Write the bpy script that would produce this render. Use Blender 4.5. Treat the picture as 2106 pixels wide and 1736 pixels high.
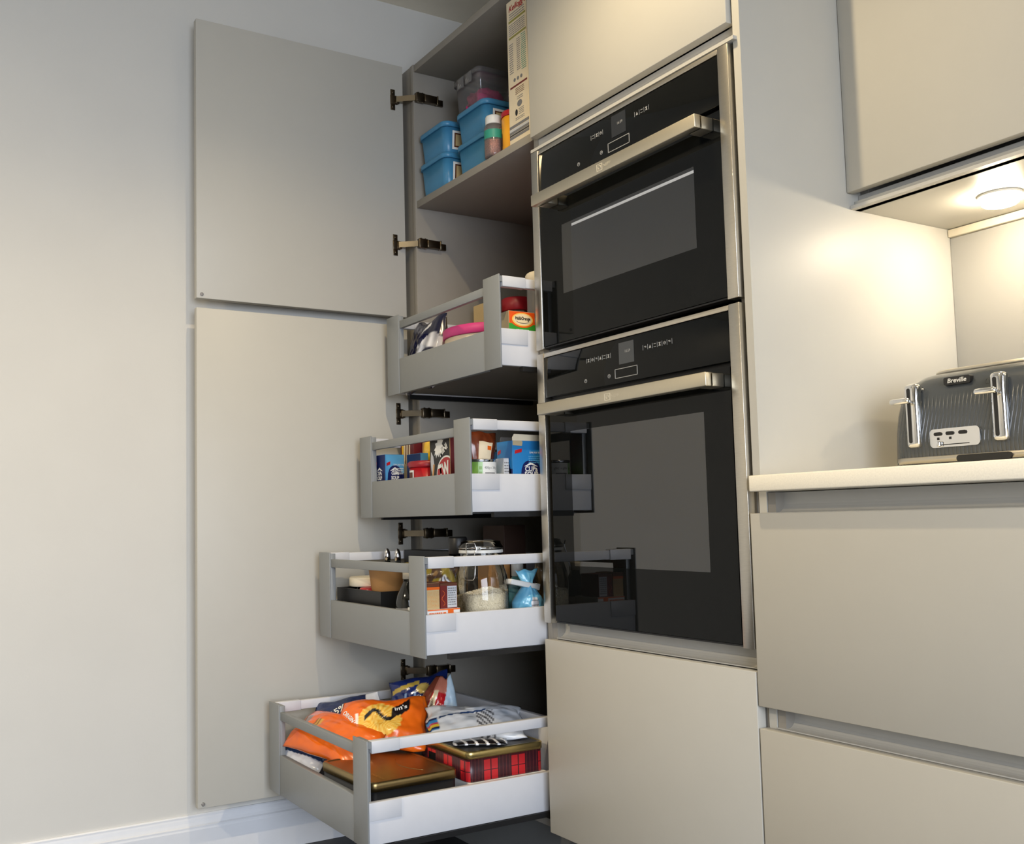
import bpy, bmesh, math, random
from mathutils import Vector, Matrix, noise

for o in list(bpy.data.objects):
    bpy.data.objects.remove(o)
S = bpy.context.scene
COL = S.collection

# ------------------------------------------------------------------ camera
F_PX, PX, PY = 2042.51, 894.99, 912.83
cam = bpy.data.objects.new('camera', bpy.data.cameras.new('camera'))
COL.objects.link(cam)
ya, pi_, ro = (math.radians(a) for a in (60.08698, 4.43876, -1.20994))
fw = Vector((-math.sin(ya)*math.cos(pi_), math.cos(ya)*math.cos(pi_), math.sin(pi_)))
r0 = Vector((math.cos(ya), math.sin(ya), 0)); u0 = r0.cross(fw)
rr = r0*math.cos(ro) + u0*math.sin(ro); uu = u0*math.cos(ro) - r0*math.sin(ro)
cam.matrix_world = Matrix(((rr.x, uu.x, -fw.x, 1.79924), (rr.y, uu.y, -fw.y, -1.30121), (rr.z, uu.z, -fw.z, .82669), (0, 0, 0, 1)))
cam.data.sensor_fit = 'HORIZONTAL'; cam.data.sensor_width = 36
cam.data.lens = F_PX*36/2106
cam.data.shift_x = (1053-PX)/2106; cam.data.shift_y = (PY-868)/2106
cam.data.clip_start = .02
S.camera = cam

# ------------------------------------------------------------------ exposure, world, daylight
S.view_settings.view_transform = 'Standard'; S.view_settings.look = 'None'
S.view_settings.exposure = 0.0; S.view_settings.gamma = 1; S.view_settings.use_curve_mapping = False
W = bpy.data.worlds.new('world'); S.world = W; W.use_nodes = True
W.node_tree.nodes['Background'].inputs[0].default_value = (.75, .85, 1, 1)
W.node_tree.nodes['Background'].inputs[1].default_value = 1.0
CEIL = 2.345; XW = -.69; YB = .59; XR = 4.0; YF = -4.2
WIN = (-2.7, -.5, .08, 2.08)      # glazed garden doors in the right wall: y0, y1, z0, z1
def area(name, loc, rot, sx, sy, power, color, spread=180):
    l = bpy.data.lights.new(name, 'AREA'); l.shape = 'RECTANGLE'; l.size = sx; l.size_y = sy
    l.energy = power; l.color = color; l.spread = math.radians(spread)
    o = bpy.data.objects.new(name, l); COL.objects.link(o); o.location = loc; o.rotation_euler = rot
    return o
DAY_W = 98.0
DAY = area('daylight', (XR-.06, (WIN[0]+WIN[1])/2, (WIN[2]+WIN[3])/2), (0, math.radians(62), 0), WIN[3]-WIN[2]-.1, WIN[1]-WIN[0]-.1, DAY_W, (.87, .95, 1.09), 140)
DAY['kind'] = 'structure'
LAMP_W = (4.8, 2.2, 12.5)                      # each ceiling downlight
LAMP_C = ((1, .80, .50), (1, .81, .52), (1, .83, .57))
UNDER = 160.0                       # emission of the under-cabinet lamp

# ------------------------------------------------------------------ helpers
def link(o, parent=None):
    COL.objects.link(o)
    if parent is not None: o.parent = parent
    return o
def tag(o, label=None, cat=None, group=None, kind=None):
    if label: o['label'] = label
    if cat: o['category'] = cat
    if group: o['group'] = group
    if kind: o['kind'] = kind
    return o
def thing(name, loc, label, cat, rz=0, group=None):
    o = bpy.data.objects.new(name, None); link(o); o.location = loc; o.rotation_euler = (0, 0, rz)
    o.empty_display_size = .05
    return tag(o, label, cat, group)

class MB:
    def __init__(s, off=(0, 0, 0)):
        s.v = []; s.f = []; s.mi = []; s.s = []; s.off = Vector(off); s.cur = 0; s.col = {}
    def add(s, vs, fs, smooth=False):
        n = len(s.v); s.v += [Vector(v) for v in vs]
        for f in fs: s.f.append([n+i for i in f]); s.mi.append(s.cur); s.s.append(smooth)
        return s
    def mat(s, i): s.cur = i; return s
    def box(s, x0, x1, y0, y1, z0, z1, r=0, seg=2):
        x0, x1 = min(x0, x1), max(x0, x1); y0, y1 = min(y0, y1), max(y0, y1); z0, z1 = min(z0, z1), max(z0, z1)
        vs = [(x0,y0,z0),(x1,y0,z0),(x1,y1,z0),(x0,y1,z0),(x0,y0,z1),(x1,y0,z1),(x1,y1,z1),(x0,y1,z1)]
        fs = [(0,3,2,1),(4,5,6,7),(0,1,5,4),(1,2,6,5),(2,3,7,6),(3,0,4,7)]
        if not r: return s.add(vs, fs)
        bm = bmesh.new(); bv = [bm.verts.new(v) for v in vs]
        for f in fs: bm.faces.new([bv[i] for i in f])
        bmesh.ops.bevel(bm, geom=bm.edges[:], offset=r, segments=seg, profile=.5, affect='EDGES')
        bm.verts.index_update()
        s.add([v.co.copy() for v in bm.verts], [[v.index for v in f.verts] for f in bm.faces], seg > 1)
        bm.free(); return s
    def prism(s, poly, ax, a, b):
        n = len(poly)
        def P(p, t): return {'x': (t, p[0], p[1]), 'y': (p[0], t, p[1]), 'z': (p[0], p[1], t)}[ax]
        vs = [P(p, a) for p in poly] + [P(p, b) for p in poly]
        fs = [list(range(n))[::-1], list(range(n, 2*n))] + [(i, (i+1) % n, n+(i+1) % n, n+i) for i in range(n)]
        return s.add(vs, fs)
    def loft(s, rings, cap=(True, True), smooth=True):
        n = len(rings[0]); base = len(s.v); vs = [p for r in rings for p in r]; fs = []
        for k in range(len(rings)-1):
            for i in range(n):
                j = (i+1) % n; fs.append((k*n+i, k*n+j, (k+1)*n+j, (k+1)*n+i))
        s.add(vs, fs, smooth)
        if cap[0]: s.f.append([base+i for i in range(n)][::-1]); s.mi.append(s.cur); s.s.append(False)
        if cap[1]: s.f.append([base+(len(rings)-1)*n+i for i in range(n)]); s.mi.append(s.cur); s.s.append(False)
        return s
    def lathe(s, prof, c=(0, 0, 0), n=28, smooth=True, cap=(True, True), rot=None):
        rings = []
        for r, z in prof:
            ring = []
            for i in range(n):
                t = 2*math.pi*i/n; p = Vector((r*math.cos(t), r*math.sin(t), z))
                if rot is not None: p = rot @ p
                ring.append(p+Vector(c))
            rings.append(ring)
        return s.loft(rings, cap, smooth)
    def tube(s, pts, r, n=8, closed=False):
        pts = [Vector(p) for p in pts]; rings = []; m = len(pts)
        up = Vector((0, 0, 1))
        for i, p in enumerate(pts):
            a = pts[i-1] if (i > 0 or closed) else p; b = pts[(i+1) % m] if (i < m-1 or closed) else p
            t = (b-a).normalized()
            if abs(t.dot(up)) > .95: up = Vector((1, 0, 0)) if abs(t.x) < .9 else Vector((0, 1, 0))
            e1 = t.cross(up).normalized(); e2 = t.cross(e1).normalized(); up = -e2
            rings.append([p+r*(math.cos(2*math.pi*k/n)*e1+math.sin(2*math.pi*k/n)*e2) for k in range(n)])
        if closed: rings.append(rings[0])
        return s.loft(rings, (not closed, not closed), True)
    def build(s, name, mats, parent=None, loc=None, recalc=True, color=None):
        me = bpy.data.meshes.new(name)
        me.from_pydata([tuple(v-s.off) for v in s.v], [], s.f)
        if not isinstance(mats, (list, tuple)): mats = [mats]
        for m in mats: me.materials.append(m)
        for p, i, sm in zip(me.polygons, s.mi, s.s): p.material_index = i; p.use_smooth = sm
        if recalc:
            bm = bmesh.new(); bm.from_mesh(me); bmesh.ops.recalc_face_normals(bm, faces=bm.faces); bm.to_mesh(me); bm.free()
        if color is not None:
            ca = me.color_attributes.new('Col', 'FLOAT_COLOR', 'POINT')
            for i, c in enumerate(color): ca.data[i].color = (*c, 1)
        me.update()
        o = bpy.data.objects.new(name, me); link(o, parent)
        if loc is not None: o.location = loc
        return o

def rrect(x0, x1, y0, y1, r, n=5):
    pts = []
    for cx, cy, a0 in ((x1-r, y1-r, 0), (x0+r, y1-r, 90), (x0+r, y0+r, 180), (x1-r, y0+r, 270)):
        for k in range(n+1):
            a = math.radians(a0+90*k/n); pts.append((cx+r*math.cos(a), cy+r*math.sin(a)))
    return pts
def ring(poly, z): return [Vector((p[0], p[1], z)) for p in poly]
def lerp(a, b, t): return a+(b-a)*t

def srgb(r, g, b):
    def f(c):
        c /= 255
        return c/12.92 if c <= .04045 else ((c+.055)/1.055)**2.4
    return (f(r), f(g), f(b))
def mat(name, col, rough=.5, metal=0, var=.03, scale=40, bump=0, bscale=300, spec=.5, coat=0, attr=False, trans=0, emit=None, es=0, aniso=None):
    m = bpy.data.materials.new(name); m.use_nodes = True; nt = m.node_tree; N = nt.nodes; L = nt.links
    b = N['Principled BSDF']
    b.inputs['Roughness'].default_value = rough; b.inputs['Metallic'].default_value = metal
    b.inputs['Specular IOR Level'].default_value = spec; b.inputs['Coat Weight'].default_value = coat
    b.inputs['Coat Roughness'].default_value = .08; b.inputs['Transmission Weight'].default_value = trans
    tc = N.new('ShaderNodeTexCoord')
    nz = N.new('ShaderNodeTexNoise'); nz.inputs['Scale'].default_value = scale; nz.inputs['Detail'].default_value = 3
    if aniso:
        mp = N.new('ShaderNodeMapping'); mp.inputs['Scale'].default_value = aniso; L.new(tc.outputs['Object'], mp.inputs['Vector']); L.new(mp.outputs[0], nz.inputs['Vector'])
    else: L.new(tc.outputs['Object'], nz.inputs['Vector'])
    hsv = N.new('ShaderNodeHueSaturation')
    mr = N.new('ShaderNodeMapRange'); mr.inputs['From Min'].default_value = .3; mr.inputs['From Max'].default_value = .7
    mr.inputs['To Min'].default_value = 1-var; mr.inputs['To Max'].default_value = 1+var
    L.new(nz.outputs['Fac'], mr.inputs['Value']); L.new(mr.outputs[0], hsv.inputs['Value'])
    if attr:
        at = N.new('ShaderNodeAttribute'); at.attribute_name = 'Col'; L.new(at.outputs['Color'], hsv.inputs['Color'])
    else: hsv.inputs['Color'].default_value = (*col, 1)
    L.new(hsv.outputs[0], b.inputs['Base Color'])
    if bump:
        n2 = N.new('ShaderNodeTexNoise'); n2.inputs['Scale'].default_value = bscale; L.new(tc.outputs['Object'], n2.inputs['Vector'])
        bp = N.new('ShaderNodeBump'); bp.inputs['Strength'].default_value = bump; bp.inputs['Distance'].default_value = .001
        L.new(n2.outputs['Fac'], bp.inputs['Height']); L.new(bp.outputs[0], b.inputs['Normal'])
    if emit: b.inputs['Emission Color'].default_value = (*emit, 1); b.inputs['Emission Strength'].default_value = es
    return m
def clear(name, tint=(1, 1, 1), refl=1.0, rough=.02, ior=1.45, haze=0):
    """thin clear sheet: mostly transparent with Fresnel gloss"""
    m = bpy.data.materials.new(name); m.use_nodes = True; nt = m.node_tree; N = nt.nodes; L = nt.links
    N.remove(N['Principled BSDF'])
    tr = N.new('ShaderNodeBsdfTransparent'); tr.inputs[0].default_value = (*tint, 1)
    gl = N.new('ShaderNodeBsdfGlossy'); gl.inputs['Roughness'].default_value = rough; gl.inputs[0].default_value = (refl, refl, refl, 1)
    fr = N.new('ShaderNodeFresnel'); fr.inputs[0].default_value = ior
    mx = N.new('ShaderNodeMixShader'); L.new(fr.outputs[0], mx.inputs[0]); L.new(tr.outputs[0], mx.inputs[1]); L.new(gl.outputs[0], mx.inputs[2])
    if haze:
        df = N.new('ShaderNodeBsdfDiffuse'); df.inputs[0].default_value = (.8, .8, .8, 1)
        m2 = N.new('ShaderNodeMixShader'); m2.inputs[0].default_value = haze; L.new(mx.outputs[0], m2.inputs[1]); L.new(df.outputs[0], m2.inputs[2]); mx = m2
    L.new(mx.outputs[0], N['Material Output'].inputs[0])
    return m

M = {}
M['wall'] = mat('wall_paint', srgb(203, 201, 195), .85, var=.012, scale=6, bump=.12, bscale=220)
M['ceil'] = mat('ceiling_paint', srgb(236, 228, 210), .9, var=.012, scale=5)
M['floor'] = mat('dark_floor', srgb(24, 24, 25), .5, var=.15, scale=12)
M['dimming'] = mat('dimming_panel_grey', srgb(158, 156, 150), .3, var=.012, scale=8)  # darker than the wall paint, to tone down lamplight behind the toaster
M['trim'] = mat('gloss_white_trim', srgb(214, 216, 220), .35, var=.01)
M['cab'] = mat('cashmere_matt_lacquer', srgb(184, 181, 172), .42, var=.008, scale=15, spec=.35)
M['cabin'] = mat('carcass_grey_melamine', srgb(142, 137, 128), .5, var=.015, scale=30)
M['rail'] = mat('handle_channel', srgb(182, 180, 174), .45, var=.01)
M['drw'] = mat('drawer_grey_steel', srgb(134, 137, 138), .38, var=.01, scale=60, spec=.5)
M['drwside'] = mat('drawer_side_silver', srgb(205, 206, 210), .33, var=.012, spec=.5)
M['drwfloor'] = mat('drawer_base_grey', srgb(120, 116, 110), .6)
M['black'] = mat('black_plastic', srgb(22, 22, 23), .4)
M['runner'] = mat('runner_dark', srgb(45, 45, 46), .4, metal=.6)
M['nickel'] = mat('nickel', srgb(160, 150, 132), .22, metal=1, var=.05)
M['nickeldark'] = mat('nickel_dark', srgb(105, 94, 78), .28, metal=1, var=.08)
M['steel'] = mat('brushed_stainless', srgb(198, 192, 180), .3, metal=1, var=.06, scale=60, aniso=(1, 1, 30))
M['handle'] = mat('handle_steel', srgb(205, 197, 178), .42, metal=1, var=.03, scale=80, aniso=(30, 1, 1))
M['chrome'] = mat('chrome', srgb(225, 225, 225), .07, metal=1, var=.01)
M['glass_black'] = mat('black_glass', (.004, .0045, .0045), .02, var=.1, spec=.2)
M['oven_dark'] = mat('oven_enamel', srgb(52, 54, 52), .4)
M['pane'] = clear('oven_pane', (.60, .63, .61), 1.0, .015, 1.95)
M['ink'] = mat('grey_print', srgb(150, 150, 148), .5, emit=srgb(170, 170, 168), es=.12)
M['screen'] = mat('oven_display', srgb(40, 41, 41), .25, emit=srgb(120, 122, 122), es=.16)
M['screen_dim'] = mat('oven_display_dim', srgb(30, 31, 32), .25, emit=srgb(90, 92, 95), es=.07)
M['stone'] = mat('worktop_stone', srgb(248, 242, 226), .35, var=.05, scale=400)
M['led'] = mat('led_diffuser', (1, .9, .7), .5, emit=(1, .85, .62), es=UNDER)
M['white'] = mat('white_print', srgb(232, 232, 228), .5)
M['ivory'] = mat('ivory_plastic', srgb(226, 216, 194), .4)
M['whitepl'] = mat('white_plastic', srgb(222, 222, 218), .35)
M['glass'] = clear('clear_glass', (.975, .975, .97), 1.0, .01, 1.5)
M['poly'] = clear('clear_polypropylene', (.86, .84, .84), .9, .12, 1.55, .10)
M['plinth'] = mat('plinth_graphite', srgb(96, 98, 98), .5, var=.02)
def flat(name, c, rough=.45, **k): return mat(name, srgb(*c), rough, **k)
M['print'] = mat('printed_card', (1, 1, 1), .42, attr=True, var=.02)
M['foil'] = mat('printed_film', (1, 1, 1), .24, attr=True, var=.03, coat=.35)

_txt = {}
def text(body, size, m, parent, o, xd, yd, name='lettering', shear=0, bold=0, ext=.00025, align='CENTER', warp=None, sx=1, off=(0, 0, 0)):
    key = (body, size, shear, bold, align, sx)
    c = bpy.data.curves.new('t', 'FONT'); c.body = body; c.size = size; c.shear = shear; c.offset = bold; c.align_x = align; c.align_y = 'CENTER'
    c.resolution_u = 3
    t = bpy.data.objects.new('t', c); me = bpy.data.meshes.new_from_object(t)
    bpy.data.objects.remove(t)
    xd = Vector(xd); yd = Vector(yd); n = xd.cross(yd); o = Vector(o)
    for v in me.vertices:
        if warp: v.co = warp(v.co.x*sx, v.co.y)
        else: v.co = o+xd*v.co.x*sx+yd*v.co.y+n*ext
    me.materials.clear(); me.materials.append(m); me.name = name
    ob = bpy.data.objects.new(name, me); link(ob, parent)
    return ob
X, Y, Z = Vector((1, 0, 0)), Vector((0, 1, 0)), Vector((0, 0, 1))

# ------------------------------------------------------------------ the room
def struct(name, mb, m, parent=None):
    o = mb.build(name, m, parent)
    if parent is None: o['kind'] = 'structure'
    return o
struct('floor', MB().box(XW-.1, XR+.1, YF-.1, YB+.1, -.05, 0), M['floor'])
struct('ceiling', MB().box(XW-.1, XR+.1, YF-.1, YB+.1, CEIL, CEIL+.05), M['ceil'])
struct('wall_left', MB().box(XW-.1, XW, YF-.1, YB+.1, 0, CEIL), M['wall'])
struct('wall_back', MB().box(XW, XR, YB, YB+.1, 0, CEIL), M['wall'])
struct('wall_front', MB().box(XW, XR, YF-.1, YF, 0, CEIL), M['wall'])
w = MB().box(XR, XR+.1, YF, WIN[0], 0, CEIL).box(XR, XR+.1, WIN[1], YB, 0, CEIL).box(XR, XR+.1, WIN[0], WIN[1], WIN[3], CEIL).box(XR, XR+.1, WIN[0], WIN[1], 0, WIN[2])
struct('wall_right', w, M['wall'])
ym = (WIN[0]+WIN[1])/2
wf = MB()
for a, b in ((WIN[0], WIN[0]+.06), (ym-.04, ym+.04), (WIN[1]-.06, WIN[1])): wf.box(XR, XR+.07, a, b, WIN[2], WIN[3], .004)
wf.box(XR, XR+.07, WIN[0], WIN[1], WIN[2], WIN[2]+.07, .004).box(XR, XR+.07, WIN[0], WIN[1], WIN[3]-.07, WIN[3], .004)
win = struct('window_1', wf, M['trim'])
for k, (a, b) in enumerate(((WIN[0]+.06, ym-.04), (ym+.04, WIN[1]-.06))):
    MB().box(XR+.03, XR+.036, a, b, WIN[2]+.07, WIN[3]-.07).build('pane', M['glass'], win)
# skirting board with an ogee top on the left wall
prof = [(XW, 0), (XW+.018, 0), (XW+.018, .082), (XW+.0165, .086), (XW+.0165, .090), (XW+.013, .093), (XW+.0105, .099), (XW+.009, .106), (XW+.0075, .110), (XW+.0075, .114), (XW+.005, .117), (XW, .117)]
mb = MB(); n = len(prof)
mb.add([(p[0], YF, p[1]) for p in prof]+[(p[0], .06, p[1]) for p in prof], [(i, (i+1) % n, n+(i+1) % n, n+i) for i in range(n)]+[list(range(n))[::-1], list(range(n, 2*n))])
struct('baseboard_left', mb, M['trim'])
# ceiling downlights: the nearest one casts the shelf shadow in the larder
def downlight(x, y, power, color, cone, label):
    t = thing('ceiling_downlight', (x, y, CEIL), label, 'downlight', group='recessed ceiling downlights')
    MB().lathe([(.030, -.001), (.043, -.001), (.043, -.004), (.040, -.006), (.034, -.006), (.030, -.003)], n=32).build('trim_ring', M['whitepl'], t)
    l = bpy.data.lights.new('downlight_lamp', 'SPOT'); l.energy = power*10; l.color = color; l.shadow_soft_size = .012
    l.spot_size = math.radians(cone); l.spot_blend = .65
    o = bpy.data.objects.new('downlight_lamp', l); link(o, t); o.location = (0, 0, -.012)
    return t
downlight(.555, -.47, LAMP_W[0], LAMP_C[0], 138, 'recessed downlight in the ceiling in front of the ovens')
downlight(.555, -1.67, LAMP_W[1], LAMP_C[1], 172, 'recessed downlight in the ceiling beside the photographer')
downlight(.555, -2.9, LAMP_W[2], LAMP_C[2], 172, 'recessed downlight in the ceiling behind the photographer')

# ------------------------------------------------------------------ larder (pantry) cabinet
PO = (-.3, .3, 0)
pantry = thing('pantry_cabinet', PO, 'tall pale grey larder cabinet with open doors and four pulled-out wire-rail drawers', 'cabinet')
def pbox(name, m, *a, r=0, parent=None, off=PO): return MB(off).box(*a, r=r).build(name, m, parent or pantry)
pbox('side_panel', M['cabin'], -.600, -.582, .022, .575, .15, 2.118, r=.0008)
pbox('side_panel', M['cabin'], -.018, -.0005, .024, .575, .15, 2.118, r=.0008)
pbox('filler_strip', M['cabin'], XW+.001, -.6005, .024, .042, 0, 2.118)
pbox('top_panel', M['cabin'], -.582, -.018, .024, .575, 2.096, 2.116, r=.0008)
pbox('shelf', M['cabin'], -.5815, -.0185, .026, .56, 1.702, 1.722, r=.0008)
pbox('bottom_panel', M['cabin'], -.582, -.018, .024, .575, .15, .166)
pbox('back_panel', M['cabin'], -.582, -.018, .562, .572, .166, 2.096)
DX0, DX1, DY0, DY1 = -.640, -.620, -.590, .008
def hinge(parent, z):
    mb = MB(PO)
    mb.mat(0)
    # screw wings and cup on the door face
    mb.box(DX1, DX1+.002, -.032, -.018, z+.010, z+.030, .0006).box(DX1, DX1+.002, -.032, -.018, z-.030, z-.010, .0006)
    mb.box(DX1, DX1+.003, -.033, -.010, z-.013, z+.013, .001)
    mb.box(DX1, DX1+.008, -.018, -.006, z-.011, z+.011, .002)
    for s in (-1, 1): mb.lathe([(.0032, 0), (.0032, .0012), (.001, .0016)], (DX1+.002, -.025, z+s*.021), 10, rot=Matrix.Rotation(math.pi/2, 3, 'Y'))
    # bent link across the gap
    mb.mat(1).prism([(DX1+.004, -.014), (DX1+.010, -.018), (-.583, .016), (-.572, .030), (-.580, .034), (-.592, .022)], 'z', z-.008, z+.008)
    # arm on the cabinet side with rivets, clip-on end and mounting plate
    mb.mat(0).box(-.5815, -.567, .024, .052, z-.013, z+.013, .0015)
    mb.mat(2).box(-.5815, -.565, .050, .092, z-.011, z+.011, .0015)
    mb.mat(1).box(-.5815, -.564, .090, .0935, z-.0125, z+.0125, .0006)
    mb.mat(2).box(-.5815, -.574, .0935, .114, z-.011, z+.007, .001)
    mb.mat(1)
    for yy in (.031, .045): mb.lathe([(.0025, -.0145), (.0025, .0145)], (-.571, yy, z), 8)
    o = mb.build('hinge', [M['nickeldark'], M['nickel'], M['nickeldark']], parent); return o
for z0, z1, hs in ((1.397, 2.124, (2.020, 1.600)), (.146, 1.373, (1.124, .794, .424))):
    d = MB(PO).box(DX0, DX1, DY0, DY1, z0, z1, .0012).build('door', M['cab'], pantry)
    for h in hs: hinge(d, h)
    MB(PO).lathe([(.0045, 0), (.0045, .0018), (.003, .0024)], (DX1, DY0+.013, z0+.010), 14, rot=Matrix.Rotation(math.pi/2, 3, 'Y')).build('bumper', M['poly'], d)

# drawers: one built, three copied
def make_drawer():
    d = MB().box(-.262, .262, .016, .484, .009, .021).box(-.258, .258, .470, .484, .021, .199, .001).build('drawer', M['drwfloor'], pantry)
    d.data.materials.append(M['drwside'])
    for p in d.data.polygons:
        if p.center.y > .465 and p.center.z > .03: p.material_index = 1
    MB().box(-.2095, .2095, .0012, .015, 0, .093, .0008).build('front_panel', M['drw'], d)
    MB().box(-.2095, .2095, .004, .015, .175, .195, .0008).build('front_rail', M['drw'], d)
    for s in (-1, 1):
        def q(a, b): return (s*a, s*b)
        MB().box(*q(.2095, .276), 0, .0035, 0, .212, .0008).box(*q(.2095, .258), .0035, .0165, .004, .209, .0008).box(*q(.258, .2715), .0035, .0125, .196, .209).build('post', M['drw'], d)
        MB().box(*q(.258, .2705), .0036, .484, .006, .0895, .0012).build('side_wall', M['drwside'], d)
        MB().box(*q(.2705, .2722), .0036, .078, .054, .0895, .0006).build('cover_plate', M['drwside'], d)
        MB().box(*q(.2565, .2705), .0127, .470, .187, .2085, .0012).build('side_rail', M['drwside'], d)
        MB().box(*q(.2550, .2725), .0128, .076, .1855, .210, .0012).build('rail_sleeve', M['drwside'], d)
        MB().box(*q(.262, .2745), .06, .47, -.006, .0055).build('runner', M['runner'], d)
    return d
DRW = [(-.079, 1.165), (-.166, .838), (-.286, .541), (-.424, .179)]
d0 = make_drawer(); d0.location = (0, DRW[0][0]-PO[1], DRW[0][1])
for fy, b in DRW[1:]:
    c = d0.copy(); link(c, pantry); c.location = (0, fy-PO[1], b)
    for ch in list(d0.children):
        k = ch.copy(); link(k, c)

# ------------------------------------------------------------------ oven housing
OO = (.3, .3, 0)
house = thing('oven_cabinet', OO, 'tall pale grey handleless cabinet housing the two built-in ovens', 'cabinet')
def obox(name, m, *a, r=0): return MB(OO).box(*a, r=r).build(name, m, house)
obox('side_panel', M['cabin'], .0005, .0175, .024, .575, .15, 2.118)
obox('side_panel', M['cabin'], .5825, .600, .024, .575, .15, 2.118)
obox('top_panel', M['cabin'], .0175, .5825, .024, .575, 2.10, 2.118)
obox('back_panel', M['cabin'], .0175, .5825, .565, .575, .16, 2.10)
obox('bottom_panel', M['cabin'], .0175, .5825, .024, .565, .15, .166)
obox('oven_shelf', M['cabin'], .0175, .5825, .060, .565, .575, .592)
obox('oven_shelf', M['cabin'], .0175, .5825, .060, .565, 1.662, 1.69)
MB(OO).prism([(.588, 2.124), (.010, 2.124), (.010, .8925), (.0225, .8925), (.0225, .1495), (.588, .1495)], 'x', .6025, .6185).build('end_panel', M['cab'], house)
obox('door', M['cab'], .002, .598, 0, .020, 1.693, 2.124, r=.0012)
obox('drawer_front', M['cab'], .002, .598, 0, .020, .150, .563, r=.0012)
def channel(name, parent, x0, x1, z0, z1, ylip, yback, off, lip=.0, m=None):
    """finger-pull channel: flat back, curved bottom sweeping forward to a lip"""
    rad = min(.018, (z1-z0)*.55, yback-ylip)
    arc = [(yback-rad+rad*math.cos(a), z0+lip+rad-rad*math.sin(a)) for a in [k*math.pi/2/6 for k in range(7)]]
    pts = [(yback+.003, z1), (yback, z1)]+arc+[(ylip, z0+lip)]
    pts += [(ylip, z0+lip-max(lip, .002)), (yback+.003, z0+lip-max(lip, .002))]
    return MB(off).prism(pts, 'x', x0, x1).build(name, m or M['rail'], parent)
channel('handle_channel', house, .0175, .5985, .566, .5985, .0215, .045, OO)
channel('handle_channel', house, .0015, .6115, 1.6575, 1.6925, .0005, .0235, OO, lip=.0065)

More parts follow.
